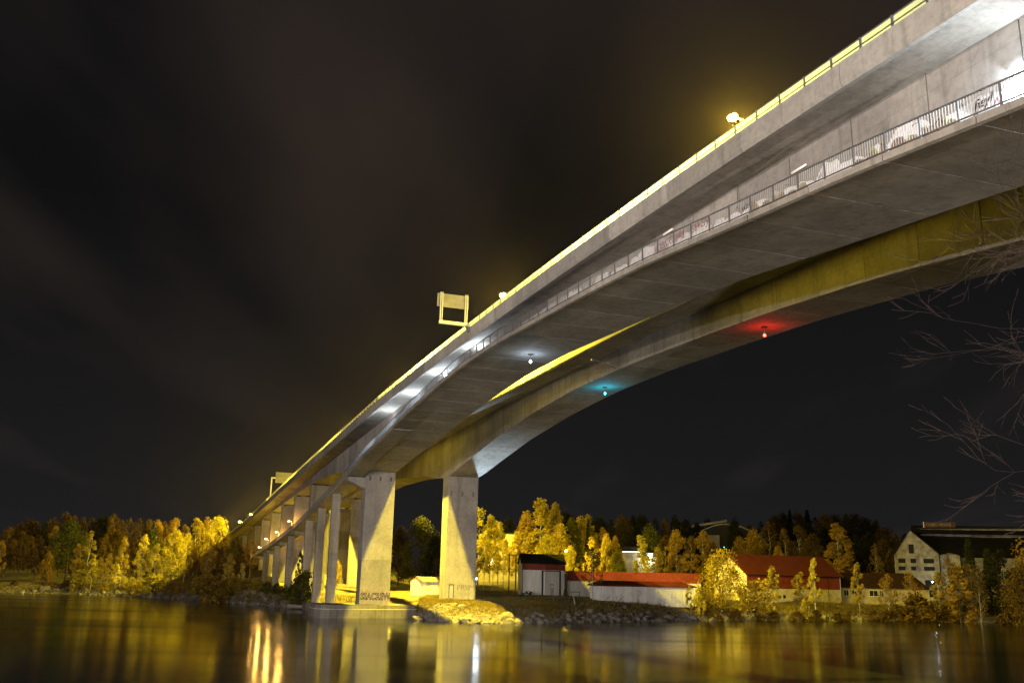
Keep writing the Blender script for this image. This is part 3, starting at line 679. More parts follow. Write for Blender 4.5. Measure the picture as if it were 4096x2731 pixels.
# tall white shed with red band
r = bld(2087, 2377, 186, math.radians(3), 'corrugated_shed', 'tall white corrugated shed with red band, big sliding door and black roof')
W_, DP, HW = 8.2, 11.0, 5.75
MB().box(.05, W_ - .05, .05, DP, -.6, HW - .03).build('wall_core', M['wall_white'], r)
for a_, c_, ax_, h_ in ((0, W_ * .44, 'x', 4.55), (W_ * .93, W_, 'x', 4.55), (0, DP, 'y', HW)):
    b = MB(); corr(b, a_, c_, 0, -.2, h_, axis=ax_); b.build('wall', M['wall_white'], r)
b = MB(); corr(b, 0, W_, -.05, 4.58, HW); b.build('red_band', M['wall_red'], r)
b = MB().loft([[(q, 0.0, HW - .02), (q, DP * .5, HW + 1.75), (q, DP, HW - .02)] for q in (.02, .12)]); b.build('gable', M['wall_white'], r)
for nm, pts in (('roof', [(-.3, HW - .07), (DP * .5, HW + 1.82), (DP + .3, HW - .07), (DP + .3, HW + .07), (DP * .5, HW + 1.98), (-.3, HW + .07)]),):
    b = MB().loft([[(x, y, z) for y, z in pts] for x in (-.25, W_ + .25)]); b.build(nm, M['roof_dark'], r)
dr = MB(); corr(dr, W_ * .50, W_ * .86, -.12, .03, 4.3, .28); dr = dr.build('sliding_door', M['wall_white'], r)
MB().box(W_ * .655, W_ * .735, -.19, -.16, .05, 2.1).build('wicket_door', M['door_grey'], dr)
MB().box(W_ * .675, W_ * .715, -.20, -.191, 1.45, 1.75).build('notice', M['paint_white'], dr)
MB().box(W_ * .455, W_ * .49, -.16, .04, 0, 4.5).box(W_ * .865, W_ * .90, -.16, .04, 0, 4.5).box(W_ * .49, W_ * .865, -.16, -.02, 4.35, 4.5).build('door_frame', M['trim_dark'], r)
MB().tube([(.1, -.14, 0), (.1, -.14, HW)], .05).tube([(W_ - .1, -.14, 0), (W_ - .1, -.14, HW)], .05).build('downpipe', M['trim_dark'], r)
# long shed behind with red fascia
r = bld(2270, 2381, 190, math.radians(4), 'storage_shed', 'long white shed with an orange red fascia behind the low shed')
b = MB(); corr(b, 0, 26.2, 0, -.2, 3.0); b.build('wall', M['wall_white'], r); MB().box(.05, 26.1, .05, 8, -.6, 4.2).build('wall_core', M['wall_white'], r)
b = MB(); corr(b, -.1, 26.3, -.06, 2.75, 4.65, .3); b.build('fascia', M['wall_red'], r)
MB().box(-.15, 26.35, -.02, 8.2, 4.3, 4.6).build('roof', M['roof_dark'], r); MB().box(18, 20.5, -.16, -.10, 2.6, 2.85).build('sign_strip', M['wall_white'], r)
# low shed in front
r = bld(2375, 2405, 168, math.radians(3), 'low_shed', 'low white plank shed with a red roof behind bare saplings')
L_ = 17.2
for a_, c_, ax_ in ((0, L_, 'x'), (0, 4.5, 'y')):
    b = MB(); corr(b, a_, c_, 0, -.3, 2.75, .34, .05, axis=ax_); b.build('wall', M['wall_white'], r)
MB().box(.06, L_ - .06, .06, 4.5, -.6, 2.7).build('wall_core', M['wall_white'], r)
MB().loft([[(-.5, -.55, 2.62), (L_ + .5, -.55, 2.62), (L_ + .5, 5.0, 2.62), (-.5, 5.0, 2.62)], [(-.5, -.55, 2.80), (L_ + .5, -.55, 2.80), (L_ + .5, 5.0, 2.80), (-.5, 5.0, 2.80)], [(1.2, 1.8, 3.55), (L_ - 1.6, 1.8, 3.55), (L_ - 1.6, 2.6, 3.55), (1.2, 2.6, 3.55)]]).build('roof', M['roof_red'], r)
# red barn
pL, pR = at(2990, 2396, 192), at(3364, 2400, 202)
ang = math.atan2(pR.y - pL.y, pR.x - pL.x); WB = (pR.xy - pL.xy).length; DB = 10.5
r = empty('red_barn', (pL.x, pL.y, 3.05), ang, 'red barn with a wide red roof above a white lower wall', 'building')
MB().box(.05, WB - .05, .05, DB, -.6, 5.1).build('wall_core', M['brick_white'], r)
for i in range(9): MB().box(0, WB, -.05 - .012 * (i % 2), .06, i * .255 + .004, (i + 1) * .255 - .004).build('wall_plank', M['brick_white'], r)
b = MB(); corr(b, 0, WB, -.06, 2.33, 5.05, .3, .03); b.build('red_wall', M['wall_red'], r)
for i in range(16):
    z0 = i * .52; dz = 5.05; y0 = max(0, (z0 + .5 - dz) / 3.55) * DB * .5
    MB().box(-.05, .06, .02 + y0, DB - y0, z0, z0 + .50).build('gable_plank', M['brick_white'], r)
prof = [(-.55, 4.75), (DB * .5, 8.72), (DB + .55, 4.75), (DB + .55, 4.93), (DB * .5, 8.92), (-.55, 4.93)]
MB().loft([[(x, y, z) for y, z in prof] for x in (-.5, WB + .5)]).build('roof', M['roof_red'], r)
n = 44
b = MB()
for i in range(n):
    x = -.45 + (WB + .9) * i / (n - 1); b.face_set([(x - .03, -.56, 4.935), (x + .03, -.56, 4.935), (x + .03, DB * .5, 8.925), (x - .03, DB * .5, 8.925), (x, -.56, 5.0), (x, DB * .5, 8.99)], [(0, 4, 5, 3), (4, 1, 2, 5)])
b.build('roof_seams', M['roof_red'], r)
MB().tube([(-.5, -.62, 4.85), (WB + .5, -.62, 4.85)], .08).build('gutter', M['trim_dark'], r)
MB().tube([(WB * .52, -.2, 1.2), (WB * .52, -.2, 4.2)], .11, 8).build('vent_pipe', M['steel_lt'], r); window(r, WB * .37, .55, .5, .5, 1, 1, y=-.075)
MB().tube([(WB * .86, -.16, 0), (WB * .86, -.16, 4.85)], .05).build('downpipe', M['trim_dark'], r)
MB().box(WB - .12, WB + .05, -.12, .1, 0, 5.0).build('corner_board', M['wall_white'], r)
b = MB().loft([[(WB + .42, y, z) for y, z in prof], [(WB + .56, y, z + .02) for y, z in prof]]); b.build('barge_board', M['wall_white'], r)
# low house beyond the barn
pL, pR = at(3366, 2396, 206), at(3720, 2401, 200)
ang = math.atan2(pR.y - pL.y, pR.x - pL.x); WB = (pR.xy - pL.xy).length
r = empty('low_house', (pL.x, pL.y, 3.1), ang, 'low pale plastered house with a dark tiled roof beside the old factory', 'building')
MB().box(0, WB, 0, 7, -.8, 2.75).build('wall', M['plaster_pale'], r)
MB().loft([[(-.3, -.45, 2.7), (WB + .3, -.45, 2.7), (WB + .3, 7.4, 2.7), (-.3, 7.4, 2.7)], [(-.3, 3.3, 5.9), (WB - 3.2, 3.3, 5.9), (WB - 3.2, 3.7, 5.9), (-.3, 3.7, 5.9)]]).build('roof', plain('dark_red_tiles', (.03, .014, .011), .8, 0, .4, 2), r)
for x, w in ((.6, .9), (2.2, .9), (5.6, 1.6), (7.6, .7), (10.2, .8), (14.2, .9)): window(r, x, 1.15, w, 1.1, 2, 1, frame=M['wall_white'])
# old factory with a stained gable
pL, pR = at(3588, 2376, 236), at(3768, 2380, 232)
ang = math.atan2(pR.y - pL.y, pR.x - pL.x); WG = (pR.xy - pL.xy).length
r = empty('old_factory', (pL.x, pL.y, 4.3), ang, 'old factory with a peeling stained gable and a long black roof', 'building')
HE, HP, LG = 9.7, 15.2, 44.0
def extr(b, prof, y0, y1): return b.loft([[(x, y, z) for x, z in prof] for y in (y0, y1)])
extr(MB(), [(0, -1), (WG, -1), (WG, HE), (WG * .40, HP), (0, HE - .4)], 0, .5).build('gable_wall', M['plaster'], r)
MB().box(.2, WG - .2, .5, 14, -1, HE - .6).build('wall_core', M['plaster'], r)
b = MB()
for x in (0.0, WG * .30, WG * .50, WG - .35): b.box(x, x + .35, -.12, .02, 0, HE - .2 if x in (0.0, WG - .35) else HE + 3.0)
b.build('pilaster', M['plaster'], r)
for z in (3.9, 7.1): MB().box(.36, WG - .36, -.085, .02, z, z + .3).build('string_course', M['plaster'], r)
for (x, z, w, h, nx, nz) in ((WG * .35, 9.9, 1.0, 2.0, 3, 3), (.9, 7.6, 1.5, .95, 4, 1), (WG * .37, 7.6, 1.1, .95, 3, 1), (WG * .66, 7.6, 2.2, .95, 5, 1), (.9, 5.9, 1.4, .8, 4, 1), (WG * .37, 5.9, 1.0, .8, 3, 1), (WG * .66, 5.9, 2.2, .8, 5, 1), (WG * .66, 1.9, 2.1, 1.7, 4, 2), (1.2, 3.0, 1.3, .7, 3, 1), (WG * .66, -.2, 1.8, 1.5, 3, 2)):
    window(r, x, z, w, h, nx, nz)
# long body running back to the right behind the gable
extr(MB(), [(WG + .2, HE - .1), (WG * .40, HP + .05), (-.4, HE - .6), (-.4, HE - .3), (WG * .40, HP + .32), (WG + .2, HE + .18)], -.3, 15).build('roof', M['roof_dark'], r)
b = MB().loft([[(WG * .4, 9, HP), (WG * .4, 30, HP - .2), (WG + 34, 30, HP - .6), (WG + 34, 9, HP - .6)], [(WG * .4, 19, HP + 2.4), (WG * .4, 20, HP + 2.4), (WG + 34, 20, HP + 1.6), (WG + 34, 19, HP + 1.6)]]); b.build('hall_roof', M['roof_dark'], r)
MB().face_set([(WG - .2, .4, HE + .05), (WG + 36, 3, HE - .6), (WG + 36, 16, HP - .8), (WG * .42, 14.8, HP + .1)], [(0, 1, 2, 3)]).build('side_roof', M['roof_dark'], r)
for i in range(6): MB().box(WG * .62 + i * 6.0, WG * .62 + i * 6.0 + 5.94, 13.4, 13.6, HP - 1.0, HP + 1.1).build('clerestory_panel', M['plaster'], r)
MB().box(WG * .55, WG + 36, 12.8, 20, HP + 1.1, HP + 1.45).build('clerestory_roof', M['roof_dark'], r)
MB().box(WG + .02, WG + 35.5, 3.5, 3.9, -1, HE - .7).build('side_wall', M['plaster'], r)
sg = MB().box(WG * .72, WG * .72 + 7.2, 12.7, 12.95, HP + 1.5, HP + 2.75).build('roof_sign', M['rust'], r)
MB().box(WG * .72 - .25, WG * .72 - .01, 12.66, 13.0, HP + 1.45, HP + 2.85).build('sign_end', M['wall_white'], sg)
text_mesh("SNIDERS - MESSING", .95, M['plaster'], 'lettering', sg, (WG * .72 + .3, 12.69, HP + 1.8), RX, sx=.72)
# annex right of the gable
a = MB(); extr(a, [(WG + .15, -1), (WG + 4.6, -1), (WG + 4.6, HE - .3), (WG + 2.3, HE + .35), (WG + .15, HE - .25)], .8, 3.4); a.build('annex_wall', M['plaster'], r)
for (x, z, w, h) in ((WG + 1.6, 5.0, 2.0, 1.6), (WG + 1.4, 1.2, 2.4, 1.3)): window(r, x, z, w, h, 3, 2, y=.78, frame=M['plaster_pale'])
MB().tube([(WG + .1, .6, -.5), (WG + .1, .6, HE)], .07).build('downpipe', M['trim_dark'], r)
p = at(3729, 2326, 229)
r = empty('wall_light', p, 0, 'white lamp glaring low on the old factory wall', 'wall lamp')
MB().box(-.15, .15, .05, .3, -.1, .12).build('housing', M['steel'], r); MB().ball((0, -.05, -.02), .16, 8, 5).build('lens', M['em_blue'], r, True)
lamp('lamp_light', 'POINT', 420, (.86, 1.0, .93), (0.1, -.6, -.5), r, .4)
# small hut beside the pier
r = bld(1637, 2376, 174, math.radians(-6), 'site_hut', 'small white corrugated hut with tan roof beside the pier with the door')
hw, hd, hh = 7.6, 3.4, 2.2
MB().box(.05, hd, .05, 3, 0, .1)
MB().box(2.35, hw, .04, 3.2, -.5, hh - .05).build('wall_core', M['wall_white'], r)
b = MB(); corr(b, 2.3, 5.0, 0, -.2, hh, .3); b.build('wall', M['wall_white'], r)
b = MB(); corr(b, 5.0, hw, -.03, -.2, hh, .3); b.build('sliding_door', plain('blue_grey_sheet', (.40, .42, .45), .5), r)
MB().face_set([(0, .9, -.2), (2.3, 0, -.2), (2.3, 0, hh), (1.1, .45, hh + .75), (0, .9, hh)], [(0, 1, 2, 3, 4)]).build('gable_wall', M['wall_white'], r)
MB().loft([[(2.2, -.35, hh), (1.1, .40, hh + .78), (0, 1.2, hh), (0, 1.2, hh + .1), (1.1, .40, hh + .88), (2.2, -.35, hh + .1)], [(hw + .3, -.25, hh), (hw + .1, 1.2, hh + .78), (hw, 3.3, hh), (hw, 3.3, hh + .1), (hw + .1, 1.2, hh + .88), (hw + .3, -.25, hh + .1)]]).build('roof', M['roof_tan'], r)
MB().tube([(2.3, -.42, hh + .02), (1.08, .33, hh + .82), (-.1, 1.2, hh + .02)], .10, 4).build('barge_board', M['red_trim'], r)
# beige building behind the yellow trees
r = bld(1910, 2290, 292, math.radians(2), 'beige_hall', 'beige hall with bright windows behind the yellow trees by the pier')
MB().box(0, 16.5, 0, 12, -3, 11.5).build('wall', M['plaster_pale'], r); MB().box(-.3, 16.8, -.3, 12.3, 11.5, 11.9).build('roof', M['roof_dark'], r)
for x, z, w, h in ((1.6, 2.0, 1.7, 1.9), (3.9, 2.2, 1.2, 1.9), (5.3, 2.4, .8, 1.9)): window(r, x, z, w, h, 2, 1, glass=M['em_window'], frame=M['wall_white'])
lamp('facade_light', 'POINT', 9000, SODIUM, (9, -7, 9), r, .3)
r = bld(2065, 2250, 285, 0, 'lit_kiosk', 'small bright lit block showing just above the tall shed roof')
MB().box(0, 3.2, 0, 3, -4, .6).build('wall', M['wall_white'], r); MB().box(-.2, 3.4, -.2, 3.2, .6, .8).build('roof', M['roof_dark'], r); window(r, .5, -.6, 2.2, 1.0, 3, 1, glass=M['em_window'])
# grey flat roofed building with a lamp
r = bld(2482, 2250, 280, 0, 'flat_roofed_house', 'pale house with flat dark roof and a white lamp among trees')
MB().box(0, 10.5, 0, 8, -6, 3.0).build('wall', M['plaster_pale'], r); MB().box(-.4, 7.0, -.4, 8.4, 3.0, 3.25).box(-.2, 6.8, -.2, 8.2, 3.25, 4.6).build('roof', M['roof_dark'], r)
MB().box(-.42, 7.02, -.44, -.41, 3.02, 3.22).build('eave_light', M['em_window'], r)
MB().ball((7.6, -.7, 2.2), .28, 8, 5).build('lamp_globe', M['em_blue'], r, True); lamp('lamp_light', 'POINT', 1800, (.9, 1, .85), (7.6, -1.2, 1.7), r, .1)
# arched hall on the hill
p = at(2910, 2205, 380); r = empty('arched_hall', p, math.radians(-4), 'grey arched roof hall on the dark hill above the barn', 'building')
arc = [(-16 + 32 * i / 16, 10.8 - 7.6 * ((i - 8) / 8) ** 2) for i in range(17)]
MB().loft([[(x, y, z) for x, z in arc] + [(x, y, z - .5) for x, z in reversed(arc)] for y in (0, 26)]).build('arch_roof', plain('grey_membrane', (.32, .33, .35), .6), r)
MB().face_set([(x, .4, z - .5) for x, z in arc] + [(16, .4, -8), (-16, .4, -8)], [tuple(range(19))]).build('end_wall', M['trim_dark'], r)
MB().box(-9.0, -3.0, -.5, .3, -8, 6.2).build('end_panel', plain('grey_cladding', (.35, .32, .31), .7), r)
MB().loft([[(-20, 6, 9.0), (1, 6, 12.6), (1, 6, 11.8), (-20, 6, 8.0)], [(-20, 12, 9.0), (1, 12, 12.6), (1, 12, 11.8), (-20, 12, 8.0)]]).build('sloped_roof', plain('grey_sheet', (.3, .3, .31), .6), r)
# garden lamps far behind
def small_lamp(px, py, Y, mat, power, col, label, rad=.22):
    p = at(px, py, Y); g0 = ground(p.x, p.y); r = empty('yard_lamp', (p.x, p.y, g0), 0, label, 'street lamp', 'lamps among the far trees'); h = p.z - g0
    MB().tube([(0, 0, -.3), (0, 0, max(.3, h - .2))], .06).build('pole', M['steel'], r)
    MB().ball((0, 0, h), rad, 8, 5).build('lens', mat, r, True)
    if power: lamp('lamp_light', 'POINT', power, col, (0, -.45, h), r, .12)
small_lamp(2265, 2203, 232, M['em_orange'], 9000, SODIUM, 'orange yard lamp among yellow trees behind the tall shed', .30)
small_lamp(2664, 2169, 300, M['em_orange'], 0, None, 'left of a pair of small lamps high in the trees'); small_lamp(2681, 2172, 300, M['em_orange'], 0, None, 'right of a pair of small lamps high in the trees')
small_lamp(2896, 2187, 300, M['em_teal'], 0, None, 'tiny greenish lamp in the trees below the arched hall', .12)
small_lamp(9, 2160, 300, M['em_blue'], 0, None, 'small white lamp in the woods at the far left', .3); small_lamp(89, 2150, 300, M['em_orange'], 0, None, 'tiny orange lamp in the woods at the far left', .14)
small_lamp(1573, 2186, 320, M['em_orange'], 500, SODIUM, 'small lamp seen between the two river piers', .15)
small_lamp(1350, 2218, 262, M['em_orange'], 14000, SODIUM, 'yellow lamp behind the slim footway columns', .2)

# ------------------------------------------------------------------ trees
def crown_birch(seed, H=16.0, rad=2.5, z0=.22, n=3600, leafs=(.20, .36), droop=.6, clumps=46, shape=1.0):
    q = random.Random(seed); b = MB(); cl = []
    for i in range(clumps):
        t = (i + q.random()) / clumps; z = H * (z0 + (1 - z0) * t)
        prof = (math.sin(math.pi * min(1, (t * .86 + .14)) ** .75)) ** .7 * shape
        rr_ = rad * max(.12, prof) * math.sqrt(q.uniform(.25, 1)); a = q.uniform(0, math.tau)
        cl.append((Vector((rr_ * math.cos(a), rr_ * math.sin(a), z)), q.uniform(.55, 1.15) * rad * .36, a))
    for i in range(n):
        c, r_, a = cl[q.randrange(len(cl))]
        d = Vector((q.gauss(0, 1), q.gauss(0, 1), q.gauss(0, 1) * (1 + droop) - droop * .5)); d = d.normalized() * r_ * (q.random() ** .45)
        p = c + d; s = q.uniform(*leafs)
        u = Vector((q.gauss(0, 1), q.gauss(0, 1), q.gauss(0, .8))).normalized(); v = u.cross(Vector((q.gauss(0, .5), q.gauss(0, .5), 1))).normalized()
        if droop > .3: u = (u + Vector((0, 0, -droop))).normalized(); v = u.cross(v).normalized()
        k = len(b.v); b.v += [tuple(p - u * s), tuple(p + v * s * .55), tuple(p + u * s), tuple(p - v * s * .55)]; b.f.append((k, k + 1, k + 2, k + 3))
    return b.mesh('crown'), cl
def crown_spruce(seed, H=16.0, rad=3.0, n=3000):
    q = random.Random(seed); b = MB(); cl = []
    for i in range(n):
        t = q.random() ** .8; z = H * (.06 + .94 * t); tier = (z * 1.25) % 1.0
        R_ = rad * (1 - t) * (.62 + .38 * (1 - tier)) + .1; a = q.uniform(0, math.tau); r_ = R_ * math.sqrt(q.uniform(.15, 1))
        p = Vector((r_ * math.cos(a), r_ * math.sin(a), z - r_ * .35)); s = q.uniform(.2, .42)
        u = Vector((math.cos(a), math.sin(a), -.35)).normalized(); v = u.cross(Vector((q.gauss(0, .4), q.gauss(0, .4), 1))).normalized()
        k = len(b.v); b.v += [tuple(p - u * s), tuple(p + v * s * .35), tuple(p + u * s), tuple(p - v * s * .35)]; b.f.append((k, k + 1, k + 2, k + 3))
    return b.mesh('crown'), cl
def trunk_mesh(seed, H, cl, r0=.16, top=.96, stems=1):
    q = random.Random(seed); b = MB()
    for s_ in range(stems):
        ox, oy = (q.uniform(-.5, .5), q.uniform(-.5, .5)) if stems > 1 else (0, 0)
        pts = [(ox * (1 + i * .25) + q.uniform(-.12, .12) * i * .5, oy * (1 + i * .25) + q.uniform(-.12, .12) * i * .5, -.5 + (H * top + .5) * i / 6) for i in range(7)]
        b.tube(pts, [r0 * (1 - .88 * i / 6) for i in range(7)], 6)
    for c, r_, a in cl[::2]:
        zb = max(.1 * H, c.z - c.xy.length * .8 - .6); m_ = Vector((c.x * .45, c.y * .45, (zb + c.z) * .5 + .1))
        b.tube([(0, 0, zb), m_, c], [r0 * .32, r0 * .2, r0 * .06], 4)
    return b.mesh('trunk')
def bare_mesh(seed, H, r0, depth=5, spread=.55, first=None, gravity=0.0, kids=(3, 4), wob=.16):
    q = random.Random(seed); b = MB()
    def grow(p, d, L, r, k):
        pts = [p]; rad = [r]; n = 4
        for i in range(n):
            d = (d + Vector((q.gauss(0, wob), q.gauss(0, wob), q.gauss(0, wob) + gravity))).normalized()
            p = p + d * L / n; pts.append(p); rad.append(max(.004, r * (1 - .5 * (i + 1) / n)))
        b.tube(pts, rad, 5 if k > 2 else 3)
        if k <= 0: return
        for j in range(q.randint(*kids)):
            f = q.uniform(.35, 1.0); i = min(n, max(1, int(f * n))); ax = d.orthogonal().normalized(); ax.rotate(Matrix.Rotation(q.uniform(0, math.tau), 3, d))
            nd = (d + ax * q.uniform(.5, 1.1) * spread * 1.4).normalized()
            grow(pts[i], nd, L * q.uniform(.55, .8), max(.004, rad[i] * q.uniform(.5, .72)), k - 1)
    grow(Vector((0, 0, -.4)), Vector((q.gauss(0, .06), q.gauss(0, .06), 1)) if first is None else first, H * .42, r0, depth)
    return b.mesh('trunk')
VAR = {}
def reg(kind, H, crowns, stems=1, r0=.16):
    VAR[kind] = (H, [(me, trunk_mesh(i + 5, H, cl, r0, .96, stems)) for i, (me, cl) in enumerate(crowns)])
reg('birch', 16.0, [crown_birch(s, 16, 2.6, .24, 5200, (.15, .28)) for s in (1, 2, 3, 4)])
reg('slim', 12.0, [crown_birch(s, 12, 1.5, .22, 1900, (.18, .32), .7, 34) for s in (11, 12)], 1, .12)
reg('broad', 14.0, [crown_birch(s, 14, 4.6, .16, 7000, (.17, .31), .1, 64) for s in (21, 22, 23)], 1, .28)
reg('maple', 10.0, [crown_birch(s, 10, 4.4, .10, 6500, (.14, .26), .15, 64) for s in (31, 32)], 3, .14)
reg('sparse', 15.0, [crown_birch(s, 15, 2.6, .34, 900, (.16, .28), .5, 40) for s in (41, 42)], 1, .13)
reg('spruce', 16.0, [crown_spruce(s) for s in (51, 52)], 1, .2)
reg('bush', 3.0, [crown_birch(s, 3, 1.7, .05, 1300, (.12, .24), .0, 26) for s in (61, 62, 63)], 4, .05)
reg('sapling', 5.0, [crown_birch(s, 5, 1.0, .2, 620, (.13, .24), .3, 24) for s in (71, 72)], 1, .05)
VAR['bare'] = (9.0, [(None, bare_mesh(s, 9, .10, 4, .5)) for s in (81, 82)])
VAR['thicket'] = (5.0, [(None, bare_mesh(s, 6.5, .05, 4, .7, None, 0, (3, 4))) for s in (91, 92)])
for k_, (H_, lst) in VAR.items():
    for cm, tm in lst:
        for me in (cm, tm):
            if me is not None: me.materials.append(M['bark'])
TQ = random.Random(77)
def tree(kind, px, ytop, Y, col, label, group=None, wx=1.0, barkm='bark', name=None, cat='tree', zb=None):
    H0, lst = VAR[kind]; top = at(px, ytop, Y); g0 = ground(top.x, top.y) if zb is None else zb
    sc_ = max(.15, (top.z - g0) / H0); i = TQ.randrange(len(lst)); cm, tm = lst[i]
    nm = name or {'birch': 'birch_tree', 'slim': 'birch_tree', 'broad': 'broadleaf_tree', 'maple': 'broadleaf_tree', 'sparse': 'thin_tree', 'spruce': 'spruce_tree', 'bush': 'bush', 'sapling': 'sapling', 'bare': 'bare_tree', 'thicket': 'bare_shrub'}[kind]
    wx = wx if kind in ('bush',) or True else 1
    r = empty(nm, (top.x, top.y, g0), TQ.uniform(0, math.tau), label, 'bush' if kind in ('bush', 'thicket') else cat, group, (sc_ * wx, sc_ * wx, sc_))
    t = link_obj('trunk', tm, r); t.material_slots[0].link = 'OBJECT'; t.material_slots[0].material = M[barkm]
    if cm is not None:
        c = link_obj('crown', cm, r); c.material_slots[0].link = 'OBJECT'; c.material_slots[0].material = M['leaf_' + col]
    return r
LATER = []
def ordinal(n): return str(n) + ('th' if 10 < n % 100 < 14 else {1: 'st', 2: 'nd', 3: 'rd'}.get(n % 10, 'th'))
def number(lst, text):
    for i, (px, o) in enumerate(sorted(lst, key=lambda t: t[0])): o['label'] = text + ', ' + ordinal(i + 1) + ' of them counted from the left'
    lst.clear()
GL = 'trees of the wooded left shore'; GLB = 'dark trees at the back of the left woods'
L = [
 ('broad', 289, 2098, 268, 'green', 'wide green leafy tree in the middle of the left woods', GL, 1.15),
 ('slim', 367, 2127, 262, 'gold', 'slim golden birch right of the wide green tree', GL, 1.15),
 ('birch', 40, 2114, 275, 'brown', 'broad brown birch at the far left below the white lamp', GL, 1.3),
 ('birch', 96, 2130, 268, 'brown', 'brown birch near the left edge, second from the lamp', GL, 1.0),
 ('birch', 8, 2167, 262, 'orange', 'orange brown birch cut by the left photo edge', GL, 1.0),
 ('slim', 158, 2143, 268, 'brown', 'slim brown birch between the left edge and the green tree', GL, 1.2),
 ('birch', 222, 2114, 275, 'orange', 'rusty birch touching the green tree on its left', GL, 1.0),
 ('broad', 198, 2216, 262, 'orange', 'low rusty tree below the rusty birch', GL, .8),
 ('birch', 313, 2181, 262, 'orange', 'short rusty birch below the green tree', GL, .9),
 ('bush', 329, 2283, 256, 'yellow', 'leftmost of the bright yellow shore bushes', GL, 1.0),
 ('slim', 375, 2237, 255, 'yellow', 'pointed bright yellow young birch on the left shore', GL, 1.45),
 ('birch', 405, 2232, 262, 'gold', 'golden birch behind the pointed yellow one', GL, 1.0),
 ('birch', 441, 2216, 260, 'gold', 'golden birch in the centre of the left shore', GL, 1.1),
 ('slim', 470, 2256, 252, 'yellow', 'brightest low yellow birch on the left shore', GL, 1.6),
 ('birch', 501, 2154, 262, 'gold', 'tall golden birch above the low yellow ones', GL, .95),
 ('birch', 581, 2146, 258, 'yellow', 'bright drooping birch left of the bridge shadow', GL, 1.0),
 ('birch', 629, 2178, 256, 'yellow', 'yellow green birch in front of the bright drooping one', GL, 1.1),
 ('broad', 615, 2127, 275, 'green', 'green tree behind the bright birches', GL, .7),
 ('broad', 703, 2131, 256, 'yellow', 'large brightest yellow tree left of the bridge shadow', GL, .85),
 ('birch', 703, 2080, 285, 'orange', 'orange treetop behind the brightest yellow tree', GL, 1.1),
 ('birch', 599, 2086, 290, 'brown', 'brown treetop in the middle of the left skyline', GL, 1.0),
 ('birch', 633, 2088, 285, 'orange', 'pointed orange treetop on the left skyline', GL, .9),
 ('birch', 662, 2095, 292, 'brown', 'small brown treetop between two orange ones', GL, .8),
 ('birch', 792, 2080, 282, 'gold', 'tall golden tree below the last bridge lamps', GL, 1.25),
 ('birch', 752, 2140, 268, 'yellow', 'yellow tree between the two tallest golden ones', GL, 1.1),
 ('broad', 826, 2090, 292, 'orange', 'orange treetop beside the brightest crown by the bridge', GL, .6),
 ('broad', 876, 2082, 280, 'yellow', 'brightest yellow crown touching the bridge end', GL, .95),
 ('birch', 846, 2150, 270, 'gold', 'golden tree half in the bridge shadow', GL, 1.1),
 ('birch', 742, 2105, 300, 'brown', 'dark brown treetop behind the golden trees', GL, 1.0),
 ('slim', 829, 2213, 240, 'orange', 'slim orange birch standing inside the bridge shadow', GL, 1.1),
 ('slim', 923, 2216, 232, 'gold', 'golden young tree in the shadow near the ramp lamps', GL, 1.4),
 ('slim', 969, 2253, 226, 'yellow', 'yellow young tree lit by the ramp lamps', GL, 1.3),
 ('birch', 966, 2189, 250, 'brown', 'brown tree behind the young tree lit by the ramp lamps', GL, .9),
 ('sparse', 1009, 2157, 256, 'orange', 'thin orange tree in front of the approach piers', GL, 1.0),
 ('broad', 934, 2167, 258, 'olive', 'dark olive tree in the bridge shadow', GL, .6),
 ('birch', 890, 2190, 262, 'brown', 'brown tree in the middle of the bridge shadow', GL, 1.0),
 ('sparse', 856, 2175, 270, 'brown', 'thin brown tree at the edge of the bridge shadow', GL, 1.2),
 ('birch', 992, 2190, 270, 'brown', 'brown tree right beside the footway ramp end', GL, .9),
]
for a in L: tree(a[0], a[1], a[2], a[3], a[4], a[5], a[6], a[7], 'bark_birch' if a[0] in ('slim', 'birch', 'sparse') and a[4] in ('yellow', 'gold', 'orange') else 'bark')
for px, yt, Y in ((18, 2128, 300), (60, 2120, 305), (84, 2104, 305), (120, 2087, 310), (150, 2091, 312), (182, 2094, 306), (214, 2088, 310), (265, 2067, 312), (297, 2070, 315), (335, 2078, 312), (375, 2073, 315), (415, 2075, 316), (445, 2080, 310), (485, 2082, 315), (557, 2075, 312), (130, 2150, 285), (250, 2140, 290), (345, 2140, 290), (425, 2140, 292), (470, 2130, 296), (540, 2130, 290), (560, 2170, 272), (660, 2170, 276), (780, 2190, 262), (70, 2180, 272), (180, 2190, 275), (440, 2180, 275), (905, 2150, 300), (950, 2150, 305), (1020, 2190, 296)):
    LATER.append((px, tree(TQ.choice(['birch', 'broad', 'sparse', 'birch']), px, yt, Y, TQ.choice(['brown', 'brown', 'dark', 'brown']), 'x', GLB, TQ.uniform(.8, 1.1))))
number(LATER, 'dark brown tree deep in the left woods')
tree('sparse', 460, 2055, 318, 'brown', 'tallest thin treetop on the left skyline', GL, 1.2)
tree('sparse', 522, 2079, 312, 'brown', 'thin bare looking treetop right of the tallest one', GL, 1.1)
